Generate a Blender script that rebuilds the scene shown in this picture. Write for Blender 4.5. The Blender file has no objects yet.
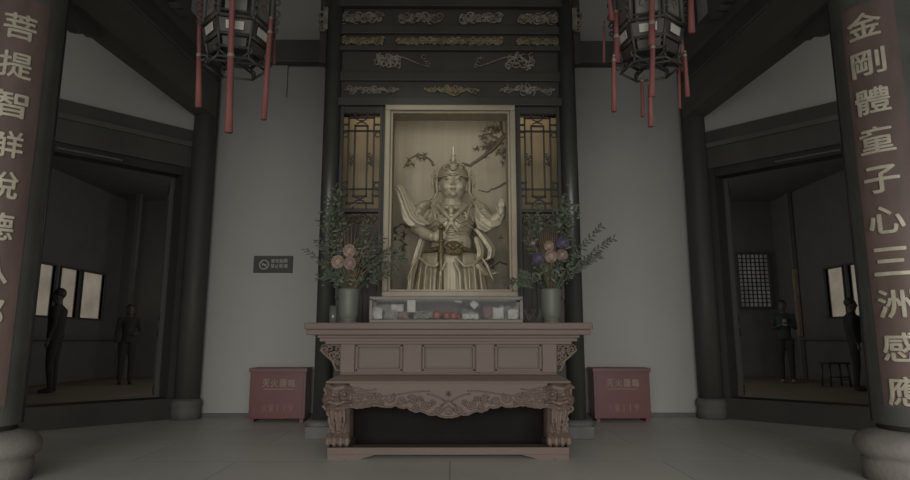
import bpy, bmesh, math, random
from mathutils import Vector, Matrix, noise
random.seed(7)
PI = math.pi
sc = bpy.context.scene
C = sc.collection

# ------------------------------------------------------------------ camera
F = 610.0; H = 0.9; TP = math.atan(0.164)
SP, CP = math.sin(TP), math.cos(TP)
CX = 450.0
cam_d = bpy.data.cameras.new('camera'); cam = bpy.data.objects.new('camera', cam_d); C.objects.link(cam)
cam_d.sensor_width = 36; cam_d.lens = F / 910 * 36; cam_d.clip_start = 0.05; cam_d.clip_end = 200
cam.location = (0, 0, H)
cam.rotation_euler = (PI / 2 + TP, 0, (CX - 455) / F)
sc.camera = cam

def at(x, y, Y):
    """point of the plane at depth Y that the photograph shows at (x, y)"""
    v = (240 - y) / F
    up = SP + v * CP; fw = CP - v * SP
    return Vector(((x - CX) / F / fw * Y, Y, H + up / fw * Y))
def ax(x, y, Y): return at(x, y, Y).x
def az(y, Y): return at(450, y, Y).z

# ------------------------------------------------------------------ materials
def mat(name, col, rough=0.6, metal=0.0, var=0.15, scale=6.0, bump=0.0, bscale=None, spec=0.5, stretch=(1, 1, 1), emis=None, alpha=None, trans=0.0, coat=0.0):
    m = bpy.data.materials.new(name); m.use_nodes = True
    nt = m.node_tree; b = nt.nodes['Principled BSDF']
    b.inputs['Roughness'].default_value = rough
    b.inputs['Metallic'].default_value = metal
    b.inputs['Specular IOR Level'].default_value = spec
    b.inputs['Transmission Weight'].default_value = trans
    b.inputs['Coat Weight'].default_value = coat
    tc = nt.nodes.new('ShaderNodeTexCoord'); mp = nt.nodes.new('ShaderNodeMapping')
    mp.inputs['Scale'].default_value = stretch
    nt.links.new(tc.outputs['Object'], mp.inputs['Vector'])
    nz = nt.nodes.new('ShaderNodeTexNoise'); nz.inputs['Scale'].default_value = scale; nz.inputs['Detail'].default_value = 5
    nt.links.new(mp.outputs['Vector'], nz.inputs['Vector'])
    rp = nt.nodes.new('ShaderNodeValToRGB')
    rp.color_ramp.elements[0].position = 0.3; rp.color_ramp.elements[1].position = 0.7
    rp.color_ramp.elements[0].color = (*[c * (1 - var) for c in col], 1)
    rp.color_ramp.elements[1].color = (*[min(1, c * (1 + var)) for c in col], 1)
    nt.links.new(nz.outputs['Fac'], rp.inputs['Fac'])
    nt.links.new(rp.outputs['Color'], b.inputs['Base Color'])
    if bump:
        n2 = nt.nodes.new('ShaderNodeTexNoise'); n2.inputs['Scale'].default_value = bscale or scale * 4; n2.inputs['Detail'].default_value = 4
        nt.links.new(mp.outputs['Vector'], n2.inputs['Vector'])
        bp = nt.nodes.new('ShaderNodeBump'); bp.inputs['Strength'].default_value = bump; bp.inputs['Distance'].default_value = 0.02
        nt.links.new(n2.outputs['Fac'], bp.inputs['Height']); nt.links.new(bp.outputs['Normal'], b.inputs['Normal'])
    if emis:
        nt.links.new(rp.outputs['Color'], b.inputs['Emission Color'])
        b.inputs['Emission Strength'].default_value = emis
    if alpha is not None: b.inputs['Alpha'].default_value = alpha
    return m

M = {}
M['plaster'] = mat('white_plaster', (0.364, 0.364, 0.350), 0.9, var=0.03, scale=1.2, bump=0.05, bscale=30, spec=0.1)
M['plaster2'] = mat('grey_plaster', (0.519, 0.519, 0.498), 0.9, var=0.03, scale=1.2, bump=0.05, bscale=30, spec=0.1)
M['lacquer'] = mat('black_lacquered_wood', (0.090, 0.090, 0.083), 0.5, var=0.12, scale=3, spec=0.35, stretch=(1, 1, 0.15))
M['shrinewood'] = mat('black_shrine_lacquer', (0.056, 0.054, 0.049), 0.5, var=0.12, scale=3, spec=0.2, stretch=(1, 1, 0.15))
M['doorwood'] = mat('black_door_wood', (0.058, 0.056, 0.051), 0.6, var=0.12, scale=3, spec=0.15, stretch=(1, 1, 0.15))
M['void'] = mat('dark_shade_board', (0.018, 0.017, 0.016), 0.9, var=0.1, spec=0.05)  # near-black, puts the shade under the table into the colour
M['column'] = mat('dark_column_wood', (0.069, 0.068, 0.063), 0.55, var=0.2, scale=5, spec=0.25, bump=0.1, stretch=(1, 1, 0.08))
M['sheen'] = mat('polished_dark_wood', (0.049, 0.050, 0.046), 0.3, var=0.3, scale=6, spec=0.5, stretch=(1, 1, 0.1))
M['beam'] = mat('dark_beam_wood', (0.131, 0.128, 0.116), 0.55, var=0.15, scale=4, spec=0.3, stretch=(1, 0.2, 1))
M['beamhi'] = mat('pale_highlight_wood', (0.140, 0.133, 0.119), 0.4, var=0.15, scale=4, spec=0.5)  # paler wood: rails, plus highlights on beam, door frame and post put into colour
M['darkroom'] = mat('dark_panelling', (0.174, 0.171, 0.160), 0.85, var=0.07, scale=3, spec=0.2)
M['brownfloor'] = mat('brown_stone_floor', (0.213, 0.173, 0.125), 0.6, var=0.12, scale=2)
M['table'] = mat('carved_brown_wood', (0.132, 0.096, 0.080), 0.55, var=0.10, scale=3, bump=0.08, bscale=25, spec=0.35, stretch=(0.25, 1, 1))
M['tablep'] = mat('brown_wood_panel', (0.106, 0.080, 0.064), 0.5, var=0.14, scale=3, bump=0.05, bscale=25, spec=0.35, stretch=(0.2, 1, 1))
M['stone'] = mat('grey_column_stone', (0.275, 0.259, 0.237), 0.8, var=0.12, scale=7, bump=0.2, bscale=40)
M['stone2'] = mat('dark_grey_stone', (0.120, 0.118, 0.112), 0.8, var=0.15, scale=7, bump=0.2, bscale=40)
M['boardred'] = mat('faded_red_lacquer', (0.153, 0.106, 0.097), 0.5, var=0.22, scale=7, spec=0.4, stretch=(1, 1, 0.3))
M['boardblk'] = mat('black_board_rim', (0.103, 0.106, 0.099), 0.4, var=0.15, scale=5, spec=0.5)
M['letter'] = mat('dull_gold_lettering', (0.544, 0.506, 0.409), 0.45, metal=0.2, var=0.15, scale=20)
M['carve'] = mat('faded_gilt_carving', (0.210, 0.189, 0.158), 0.5, metal=0.25, var=0.45, scale=14)
M['carvepink'] = mat('pinkish_gilt_carving', (0.192, 0.160, 0.136), 0.5, metal=0.2, var=0.45, scale=14)
M['carvegold'] = mat('yellowish_gilt_carving', (0.218, 0.176, 0.109), 0.5, metal=0.3, var=0.45, scale=14)
M['goldframe'] = mat('matt_gold_frame', (0.313, 0.272, 0.204), 0.5, metal=0.1, var=0.08, scale=8)
M['gold'] = mat('gilt_statue', (0.395, 0.348, 0.253), 0.42, metal=0.25, var=0.10, scale=10)
M['goldskin'] = mat('gilt_face', (0.445, 0.393, 0.294), 0.45, metal=0.15, var=0.05, scale=10)
M['golddark'] = mat('dark_gilt_detail', (0.175, 0.136, 0.077), 0.45, metal=0.4, var=0.2, scale=20)  # darker gilt for face lines, belt mask and club
M['backdrop'] = mat('gold_leaf_backdrop', (0.336, 0.294, 0.224), 0.6, metal=0.1, var=0.10, scale=5, stretch=(3, 1, 0.15))
M['amber'] = mat('amber_board', (0.340, 0.264, 0.161), 0.6, var=0.12, scale=5, stretch=(3, 1, 0.2))
M['pinepaint'] = mat('dark_pine_paint', (0.119, 0.098, 0.070), 0.7, var=0.2, scale=20)
M['ink'] = mat('dark_ink', (0.087, 0.065, 0.043), 0.6, var=0.1)
M['redbox'] = mat('red_painted_steel', (0.114, 0.030, 0.029), 0.45, var=0.06, scale=3)
M['redtrim'] = mat('worn_red_edge', (0.119, 0.044, 0.041), 0.45, var=0.1, scale=3)
M['boxtext'] = mat('pale_box_lettering', (0.266, 0.193, 0.161), 0.6, var=0.1)
M['boxtext2'] = mat('pinkish_box_lettering', (0.231, 0.108, 0.100), 0.6, var=0.1)
M['signblk'] = mat('black_sign_plate', (0.043, 0.043, 0.041), 0.6, var=0.1)
M['signtxt'] = mat('grey_sign_lettering', (0.360, 0.360, 0.336), 0.6, var=0.1)
M['tassel'] = mat('red_silk_tassel', (0.257, 0.095, 0.090), 0.7, var=0.2, scale=30, stretch=(1, 1, 0.1))
M['bead'] = mat('pale_bead', (0.294, 0.238, 0.196), 0.4, var=0.1)
M['lantern'] = mat('dark_lantern_wood', (0.076, 0.071, 0.064), 0.5, var=0.2, scale=10)
M['lanternglass'] = mat('frosted_lantern_pane', (0.200, 0.196, 0.177), 0.6, var=0.15, scale=12)
M['lanternpale'] = mat('pale_inset_pane', (0.608, 0.588, 0.539), 0.6, var=0.1)
M['lanternred'] = mat('red_painted_motif', (0.168, 0.077, 0.070), 0.6, var=0.2)
M['celadon'] = mat('celadon_glaze', (0.125, 0.138, 0.117), 0.45, var=0.06, scale=3, spec=0.3)
M['leaf'] = mat('dark_green_leaf', (0.060, 0.072, 0.046), 0.6, var=0.3, scale=20)
M['leaf2'] = mat('mid_green_leaf', (0.090, 0.105, 0.069), 0.6, var=0.3, scale=20)
M['leafgrey'] = mat('grey_green_leaf', (0.114, 0.120, 0.099), 0.6, var=0.2, scale=20)
M['dry'] = mat('dried_orange_grass', (0.168, 0.101, 0.063), 0.7, var=0.2, scale=20)
M['peach'] = mat('peach_petals', (0.386, 0.302, 0.246), 0.7, var=0.12, scale=30)
M['pink'] = mat('pale_pink_petals', (0.338, 0.244, 0.219), 0.7, var=0.12, scale=30)
M['purple'] = mat('dusty_purple_petals', (0.144, 0.117, 0.189), 0.7, var=0.15, scale=30)
M['casewood'] = mat('grey_brown_case_wood', (0.121, 0.107, 0.094), 0.5, var=0.15, scale=8, stretch=(0.2, 1, 1))
M['caseback'] = mat('dark_case_lining', (0.070, 0.066, 0.062), 0.7, var=0.15)
M['paper'] = mat('pale_paper', (0.312, 0.312, 0.298), 0.8, var=0.12, scale=30)
M['note'] = mat('grey_green_banknote', (0.150, 0.156, 0.141), 0.8, var=0.3, scale=40)
M['notered'] = mat('pinkish_banknote', (0.156, 0.102, 0.099), 0.8, var=0.3, scale=40)
M['fruit'] = mat('red_fruit_skin', (0.203, 0.079, 0.071), 0.4, var=0.2, scale=10)
M['stem'] = mat('brown_stem', (0.131, 0.102, 0.072), 0.7)
M['pane'] = mat('daylit_window_pane', (0.55, 0.48, 0.38), 0.5, var=0.2, scale=2.2, emis=0.45)
M['panedim'] = mat('dim_frosted_pane', (0.34, 0.34, 0.31), 0.5, var=0.35, scale=3, emis=0.15)
M['strip'] = mat('painted_sunlight_wood', (0.33, 0.25, 0.18), 0.5, var=0.2)  # light falling on the post, put into the colour
M['cloth'] = mat('black_clothing', (0.034, 0.034, 0.033), 0.9, var=0.2)
M['cloth2'] = mat('dark_grey_clothing', (0.039, 0.050, 0.048), 0.9, var=0.2)
M['skin'] = mat('skin', (0.105, 0.077, 0.063), 0.6, var=0.08)
M['hair'] = mat('black_hair', (0.036, 0.033, 0.029), 0.6, var=0.2)
M['pale'] = mat('pale_shoe', (0.210, 0.203, 0.189), 0.6, var=0.1)
M['phone'] = mat('pale_phone_back', (0.280, 0.280, 0.266), 0.4, var=0.05)
# glass: clear pane
def glass():
    m = bpy.data.materials.new('clear_glass'); m.use_nodes = True; nt = m.node_tree
    b = nt.nodes['Principled BSDF']; out = nt.nodes['Material Output']
    tr = nt.nodes.new('ShaderNodeBsdfTransparent'); gl = nt.nodes.new('ShaderNodeBsdfGlossy'); gl.inputs['Roughness'].default_value = 0.06
    mx = nt.nodes.new('ShaderNodeMixShader'); fr = nt.nodes.new('ShaderNodeFresnel'); fr.inputs['IOR'].default_value = 1.09
    nt.links.new(fr.outputs[0], mx.inputs[0]); nt.links.new(tr.outputs[0], mx.inputs[1]); nt.links.new(gl.outputs[0], mx.inputs[2])
    nt.links.new(mx.outputs[0], out.inputs['Surface']); nt.nodes.remove(b)
    return m
M['glass'] = glass()
# stone slab floor with seams
def floor_mat():
    m = mat('grey_stone_slabs', (0.58, 0.57, 0.525), 0.42, var=0.07, scale=1.3, bump=0.06, bscale=18, spec=0.5)
    nt = m.node_tree; b = nt.nodes['Principled BSDF']
    src = b.inputs['Base Color'].links[0].from_socket
    tc = nt.nodes.new('ShaderNodeTexCoord'); br = nt.nodes.new('ShaderNodeTexBrick')
    br.inputs['Scale'].default_value = 1.0; br.inputs['Mortar Size'].default_value = 0.006
    br.inputs['Brick Width'].default_value = 1.6; br.inputs['Row Height'].default_value = 0.8
    br.inputs['Color1'].default_value = (1, 1, 1, 1); br.inputs['Color2'].default_value = (0.93, 0.93, 0.93, 1); br.inputs['Mortar'].default_value = (0.62, 0.62, 0.62, 1)
    nt.links.new(tc.outputs['Object'], br.inputs['Vector'])
    mx = nt.nodes.new('ShaderNodeMix'); mx.data_type = 'RGBA'; mx.blend_type = 'MULTIPLY'; mx.inputs[0].default_value = 1
    nt.links.new(src, mx.inputs[6]); nt.links.new(br.outputs['Color'], mx.inputs[7]); nt.links.new(mx.outputs[2], b.inputs['Base Color'])
    return m
M['floor'] = floor_mat()

# ------------------------------------------------------------------ mesh builder
class MB:
    def __init__(s): s.v = []; s.f = []; s.sm = []
    def add(s, vs, fs, smooth=False):
        n = len(s.v); s.v += [Vector(p) for p in vs]; s.f += [[i + n for i in f] for f in fs]; s.sm += [smooth] * len(fs); return s
    def box(s, a, b, bev=0.0, mtx=None):
        x0, y0, z0 = [min(a[i], b[i]) for i in range(3)]; x1, y1, z1 = [max(a[i], b[i]) for i in range(3)]
        if bev <= 0:
            vs = [(x0, y0, z0), (x1, y0, z0), (x1, y1, z0), (x0, y1, z0), (x0, y0, z1), (x1, y0, z1), (x1, y1, z1), (x0, y1, z1)]
            fs = [[0, 3, 2, 1], [4, 5, 6, 7], [0, 1, 5, 4], [1, 2, 6, 5], [2, 3, 7, 6], [3, 0, 4, 7]]
        else:
            bm = bmesh.new(); bmesh.ops.create_cube(bm, size=1)
            for v in bm.verts: v.co = Vector(((x0 + x1) / 2 + v.co.x * (x1 - x0), (y0 + y1) / 2 + v.co.y * (y1 - y0), (z0 + z1) / 2 + v.co.z * (z1 - z0)))
            bmesh.ops.bevel(bm, geom=bm.edges[:], offset=min(bev, 0.45 * min(x1 - x0, y1 - y0, z1 - z0)), segments=2, affect='EDGES', profile=0.6)
            bm.verts.index_update(); vs = [v.co.copy() for v in bm.verts]; fs = [[v.index for v in f.verts] for f in bm.faces]; bm.free()
        if mtx is not None: vs = [mtx @ Vector(p) for p in vs]
        return s.add(vs, fs)
    def cbox(s, c, size, bev=0.0, rz=0.0, mtx=None):
        m = Matrix.Translation(Vector(c)) @ (mtx if mtx is not None else Matrix.Rotation(rz, 4, 'Z'))
        return s.box([-q / 2 for q in size], [q / 2 for q in size], bev, m)
    def lathe(s, prof, c=(0, 0, 0), n=24, mtx=None, arc=None, smooth=True):
        vs = []; fs = []
        full = arc is None
        a0, a1 = arc or (0, 2 * PI)
        cnt = n if full else n + 1
        for r, z in prof:
            for k in range(cnt):
                a = a0 + (a1 - a0) * k / n
                p = Vector((r * math.cos(a), r * math.sin(a), z))
                vs.append((mtx @ p if mtx is not None else p) + Vector(c))
        for i in range(len(prof) - 1):
            for k in range(n):
                k2 = (k + 1) % cnt
                fs.append([i * cnt + k, i * cnt + k2, (i + 1) * cnt + k2, (i + 1) * cnt + k])
        if full:
            if prof[0][0] > 1e-6: fs.append([k for k in range(cnt)][::-1])
            if prof[-1][0] > 1e-6: fs.append([(len(prof) - 1) * cnt + k for k in range(cnt)])
        return s.add(vs, fs, smooth)
    def ell(s, c, r, rot=None, nu=16, nv=10):
        if not hasattr(r, '__len__'): r = (r, r, r)
        m = rot or Matrix.Identity(4); vs = []; fs = []
        for i in range(nv + 1):
            t = PI * i / nv
            for k in range(nu):
                a = 2 * PI * k / nu
                p = Vector((r[0] * math.sin(t) * math.cos(a), r[1] * math.sin(t) * math.sin(a), r[2] * math.cos(t)))
                vs.append(m @ p + Vector(c))
        for i in range(nv):
            for k in range(nu):
                k2 = (k + 1) % nu
                fs.append([i * nu + k, (i + 1) * nu + k, (i + 1) * nu + k2, i * nu + k2])
        return s.add(vs, fs, True)
    def tube(s, pts, rad, n=8, flat=1.0, closed=False):
        pts = [Vector(p) for p in pts]; L = len(pts)
        if not hasattr(rad, '__len__'): rad = [rad] * L
        vs = []; fs = []; up = None
        for i, p in enumerate(pts):
            if closed: t = pts[(i + 1) % L] - pts[i - 1]
            else: t = pts[min(i + 1, L - 1)] - pts[max(i - 1, 0)]
            if t.length < 1e-9: t = Vector((0, 0, 1))
            t.normalize()
            if up is None:
                up = Vector((0, 1, 0)) if abs(t.y) < 0.9 else Vector((1, 0, 0))
            u = up - t * up.dot(t)
            if u.length < 1e-4: u = t.orthogonal()
            u.normalize(); up = u; w = t.cross(u)
            for k in range(n):
                a = 2 * PI * k / n
                vs.append(p + (w * math.cos(a) + u * math.sin(a) * flat) * rad[i])
        segs = L if closed else L - 1
        for i in range(segs):
            j = (i + 1) % L
            for k in range(n):
                k2 = (k + 1) % n
                fs.append([i * n + k, i * n + k2, j * n + k2, j * n + k])
        if not closed: fs += [[k for k in range(n)][::-1], [(L - 1) * n + k for k in range(n)]]
        return s.add(vs, fs, True)
    def prism(s, poly, y0, y1, to=None):
        """outline in (x,z) given depth from y0 to y1"""
        n = len(poly); f = to or (lambda x, y, z: (x, y, z))
        vs = [f(x, y0, z) for x, z in poly] + [f(x, y1, z) for x, z in poly]
        fs = [[k, (k + 1) % n, n + (k + 1) % n, n + k] for k in range(n)] + [list(range(n))[::-1], [n + k for k in range(n)]]
        return s.add(vs, fs)
    def ribbon(s, pts, widths, wdir, thick=0.006):
        """a strip of cloth along pts, width along wdir(i)"""
        pts = [Vector(p) for p in pts]; L = len(pts); vs = []; fs = []
        for i, p in enumerate(pts):
            w = Vector(wdir(i) if callable(wdir) else wdir).normalized()
            t = (pts[min(i + 1, L - 1)] - pts[max(i - 1, 0)]).normalized()
            nrm = t.cross(w).normalized(); hw = widths[i] / 2
            vs += [p - w * hw - nrm * thick / 2, p + w * hw - nrm * thick / 2, p + w * hw + nrm * thick / 2, p - w * hw + nrm * thick / 2]
        for i in range(L - 1):
            for k in range(4):
                fs.append([i * 4 + k, i * 4 + (k + 1) % 4, (i + 1) * 4 + (k + 1) % 4, (i + 1) * 4 + k])
        fs += [[3, 2, 1, 0], [(L - 1) * 4 + k for k in range(4)]]
        return s.add(vs, fs, True)
    def xform(s, m): s.v = [m @ p for p in s.v]; return s
    def mesh(s, name, origin=(0, 0, 0)):
        me = bpy.data.meshes.new(name); o = Vector(origin)
        me.from_pydata([tuple(p - o) for p in s.v], [], s.f); me.update()
        for p, q in zip(me.polygons, s.sm): p.use_smooth = q
        bm = bmesh.new(); bm.from_mesh(me); bmesh.ops.recalc_face_normals(bm, faces=bm.faces[:]); bm.to_mesh(me); bm.free()
        return me
    def build(s, name, m, parent=None, label=None, origin=None):
        o = origin if origin is not None else worldloc(parent)
        ob = bpy.data.objects.new(name, s.mesh(name, o)); C.objects.link(ob)
        for q in (m if isinstance(m, (list, tuple)) else [m]): ob.data.materials.append(q)
        if parent: ob.parent = parent
        else: ob.location = o
        if label: ob['label'] = label
        return ob
def worldloc(p):
    v = Vector((0, 0, 0))
    while p is not None: v = v + p.location; p = p.parent
    return v
def blob(mb, name, m, parent=None, voxel=0.01, smooth=3, label=None):
    """fuse the shapes of a builder into one continuous skin"""
    o = worldloc(parent)
    tmp = bpy.data.objects.new('tmp', mb.mesh('tmp', o)); C.objects.link(tmp)
    r = tmp.modifiers.new('r', 'REMESH'); r.mode = 'VOXEL'; r.voxel_size = voxel
    if smooth:
        q = tmp.modifiers.new('s', 'SMOOTH'); q.factor = 0.5; q.iterations = smooth
    dg = bpy.context.evaluated_depsgraph_get(); dg.update()
    me = bpy.data.meshes.new_from_object(tmp.evaluated_get(dg))
    C.objects.unlink(tmp); bpy.data.objects.remove(tmp)
    for p in me.polygons: p.use_smooth = True
    me.name = name; me.materials.clear(); me.materials.append(m)
    ob = bpy.data.objects.new(name, me); C.objects.link(ob)
    if parent: ob.parent = parent
    if label: ob['label'] = label
    return ob
def tag(o, label, cat, group=None):
    o['label'] = label; o['category'] = cat
    if group: o['group'] = group
    return o
def thing(name, loc, label, cat, group=None):
    o = bpy.data.objects.new(name, None); C.objects.link(o); o.location = loc; o.empty_display_size = 0.1
    return tag(o, label, cat, group)
def struct(o): o['kind'] = 'structure'; return o
def kids(o): return [c for c in bpy.data.objects if c.parent == o]
def copy_tree(o, parent=None):
    c = o.copy(); C.objects.link(c)
    if parent: c.parent = parent
    for ch in kids(o): copy_tree(ch, c)
    return c
def text_mb(ch, w, h, depth, bold=0.012):
    """one written character as solid lettering, centred, in the x-z plane facing -y"""
    cu = bpy.data.curves.new('t', 'FONT'); cu.body = ch; cu.size = 1; cu.resolution_u = 3; cu.offset = 0.0
    ob = bpy.data.objects.new('t', cu); C.objects.link(ob)
    dg = bpy.context.evaluated_depsgraph_get(); dg.update()
    me = bpy.data.meshes.new_from_object(ob.evaluated_get(dg))
    bpy.data.objects.remove(ob)
    bm = bmesh.new(); bm.from_mesh(me); bpy.data.meshes.remove(me)
    bmesh.ops.remove_doubles(bm, verts=bm.verts[:], dist=1e-5)
    r = bmesh.ops.extrude_face_region(bm, geom=bm.faces[:])
    for v in [g for g in r['geom'] if isinstance(g, bmesh.types.BMVert)]: v.co.z += 1.0
    xs = [v.co.x for v in bm.verts]; ys = [v.co.y for v in bm.verts]
    mb = MB()
    if xs:
        x0, x1, y0, y1 = min(xs), max(xs), min(ys), max(ys)
        if (x1 - x0) / (y1 - y0) < 0.62: w = h * (x1 - x0) / (y1 - y0)      # narrow figures keep their shape
        bm.verts.index_update(); b = bold * max(w, h) * 0.8
        for i, (dx, dz) in enumerate(((0, 0), (b, 0), (-b, 0), (0, b), (0, -b))):     # thick brush-like strokes
            mb.add([((v.co.x - (x0 + x1) / 2) / (x1 - x0) * w * 0.96 + dx, -v.co.z * depth * (1 + 0.04 * i), (v.co.y - (y0 + y1) / 2) / (y1 - y0) * h * 0.96 + dz) for v in bm.verts],
                   [[v.index for v in f.verts] for f in bm.faces])
    bm.free(); return mb

# ================================================================== SETTING
A = (3.12, 7.5)                                   # corner where the back wall meets the diagonal walls
def diag(s, u, n, z):                            # s side (+1 right), u along the wall, n outward offset
    q = math.sqrt(0.5)
    return Vector((s * (A[0] + u * q + n * q), A[1] - u * q + n * q, z))
def dbox(mb, s, u0, u1, n0, n1, z0, z1):
    vs = [diag(s, u, n, z) for z in (z0, z1) for u, n in ((u0, n0), (u1, n0), (u1, n1), (u0, n1))]
    return mb.add(vs, [[0, 3, 2, 1], [4, 5, 6, 7], [0, 1, 5, 4], [1, 2, 6, 5], [2, 3, 7, 6], [3, 0, 4, 7]])

struct(MB().box((-17, -3, -0.1), (17, 18, 0)).build('floor', M['floor']))
CEIL = 6.3
struct(MB().box((-8.5, -2.0, CEIL), (8.5, 9.6, CEIL + 0.15)).build('ceiling', M['plaster2']))
struct(MB().box((-3.2, 7.5, 0), (3.2, 7.7, CEIL)).build('wall_back', M['plaster']))
for s, side in ((-1, 'left'), (1, 'right')):
    w = MB()
    dbox(w, s, 0.0, 0.12, 0, 0.2, 0, 3.48); dbox(w, s, 2.55, 6.5, 0, 0.2, 0, 3.48)
    dbox(w, s, 0.0, 6.5, 0.0, 0.2, 3.45, CEIL)
    struct(w.build('wall_' + side, M['plaster2']))
    # header beam over the door, its moulding, the threshold
    h = MB(); dbox(h, s, -0.05, 6.5, -0.07, 0.27, 3.0, 3.48)
    struct(h.build('trim_1' if s < 0 else 'trim_2', M['lacquer'])); m_ = MB(); dbox(m_, s, -0.05, 6.5, -0.1, -0.07, 3.26, 3.32)
    struct(m_.build('trim_3' if s < 0 else 'trim_4', M['beam']))
    t = MB(); dbox(t, s, 0.05, 6.5, -0.09, 0.22, 0, 0.235)
    struct(t.build('trim_5' if s < 0 else 'trim_6', M['doorwood']))
    # lower dark cladding beyond the door
    c = MB(); dbox(c, s, 2.5, 6.5, -0.04, 0.02, 0.235, 3.0); struct(c.build('trim_7' if s < 0 else 'trim_8', M['lacquer']))
    # door: frame, folded leaf
    f = MB(); dbox(f, s, 0.05, 0.26, -0.05, 0.2, 0.235, 3.0); dbox(f, s, 2.4, 2.55, -0.05, 0.2, 0.235, 3.0); dbox(f, s, 0.26, 2.4, -0.02, 0.17, 2.9, 3.0)
    # transom lattice panels hanging above the opening
    d = struct(f.build('door_1' if s < 0 else 'door_2', M['doorwood']))
    g = MB(); dbox(g, s, 0.95, 1.6, -0.055, -0.02, 2.925, 2.945)
    g.build('edge_strip', M['beamhi'], d, 'thin pale strip painted as an edge highlight')  # bright line of light on the door frame, painted as a strip
    lf = MB()                                    # leaf opened inwards, nearly at right angles to the wall
    def leafbox(mb, a0, a1, z0, z1, th):
        vs = []
        for z in (z0, z1):
            for a, b in ((a0, 0), (a1, 0), (a1, th), (a0, th)): vs.append(diag(s, 0.27 + b - a * 0.30, 0.2 + a * 0.94, z))
        mb.add(vs, [[0, 3, 2, 1], [4, 5, 6, 7], [0, 1, 5, 4], [1, 2, 6, 5], [2, 3, 7, 6], [3, 0, 4, 7]])
    for a0, a1, z0, z1 in ((0, 0.06, 0.24, 2.9), (0.5, 0.56, 0.24, 2.9), (0.06, 0.5, 0.24, 0.34), (0.06, 0.5, 0.95, 1.03), (0.06, 0.5, 1.15, 1.22), (0.06, 0.5, 2.8, 2.9)): leafbox(lf, a0, a1, z0, z1, 0.05)
    lf2 = lf.build('door_leaf', M['lacquer'], d)
    pn = MB(); leafbox(pn, 0.06, 0.5, 0.34, 0.95, 0.02)
    for k in range(5): leafbox(pn, 0.06 + 0.075 * (k + 0.6), 0.08 + 0.075 * (k + 0.6), 1.22, 2.8, 0.03)
    for k in range(12): leafbox(pn, 0.06, 0.5, 1.3 + k * 0.13, 1.32 + k * 0.13, 0.03)
    pn.build('leaf_lattice', M['lacquer'], lf2)
    # inside transom boards seen above the opening
    # ---------------- side room beyond
    sx = s
    fl = MB(); vs = [(sx * 3.45, 8.0, 0.0), (sx * 8.2, 3.2, 0.0), (sx * 8.2, 15.2, 0.0), (sx * 3.45, 15.2, 0.0)]
    vs = [(x, y, 0.004) for x, y, z in vs] + [(x, y, 0.02) for x, y, z in vs]
    fl.add(vs, [[0, 3, 2, 1], [4, 5, 6, 7], [0, 1, 5, 4], [1, 2, 6, 5], [2, 3, 7, 6], [3, 0, 4, 7]])
    struct(fl.build('floor_side_' + side, M['brownfloor']))
    WZ0, WZ1 = 1.39, 2.42
    wy = [(12.10, 12.68), (12.86, 13.5), (13.64, 14.5)] if s < 0 else [(11.6, 12.44), (12.60, 13.2)]
    ow = MB(); x0, x1 = 8.2, 8.4
    ys = [2.9] + [q for p in wy for q in p] + [15.4]
    ow.box((sx * x0, 2.9, 0), (sx * x1, 15.4, WZ0)); ow.box((sx * x0, 2.9, WZ1), (sx * x1, 15.4, 4.4))
    for i in range(0, len(ys), 2): ow.box((sx * x0, ys[i], WZ0), (sx * x1, ys[i + 1], WZ1))
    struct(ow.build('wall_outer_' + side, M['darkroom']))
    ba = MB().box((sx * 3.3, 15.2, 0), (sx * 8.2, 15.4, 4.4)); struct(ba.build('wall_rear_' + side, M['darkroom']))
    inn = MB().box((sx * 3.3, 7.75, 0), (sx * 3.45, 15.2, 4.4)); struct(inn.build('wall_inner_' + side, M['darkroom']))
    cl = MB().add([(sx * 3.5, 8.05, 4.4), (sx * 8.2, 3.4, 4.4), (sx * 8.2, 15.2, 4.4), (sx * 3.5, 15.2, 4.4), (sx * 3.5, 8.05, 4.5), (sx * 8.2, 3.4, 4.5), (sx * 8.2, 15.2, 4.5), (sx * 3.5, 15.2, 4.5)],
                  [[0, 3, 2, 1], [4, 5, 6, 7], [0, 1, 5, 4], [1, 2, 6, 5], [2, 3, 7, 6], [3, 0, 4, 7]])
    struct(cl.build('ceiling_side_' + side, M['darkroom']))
    dr = MB().box((sx * 8.12, 3.4, 0.9), (sx * 8.2, 15.2, 0.96)); struct(dr.build('trim_9' if s < 0 else 'trim_10', M['beamhi']))
    for i, (a, b) in enumerate(wy):
        n = (1 + i) if s < 0 else (4 + i)
        fr = MB(); x = sx * 8.17; e = 0.035
        fr.box((x, a - e, WZ0 - e), (sx * 8.25, b + e, WZ0)); fr.box((x, a - e, WZ1), (sx * 8.25, b + e, WZ1 + e))
        fr.box((x, a - e, WZ0), (sx * 8.25, a, WZ1)); fr.box((x, b, WZ0), (sx * 8.25, b + e, WZ1))
        w_ = struct(fr.build('window_%d' % n, M['lacquer']))
        MB().box((sx * 8.27, a, WZ0), (sx * 8.29, b, WZ1)).build('window_pane', M['pane'], w_)
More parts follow.
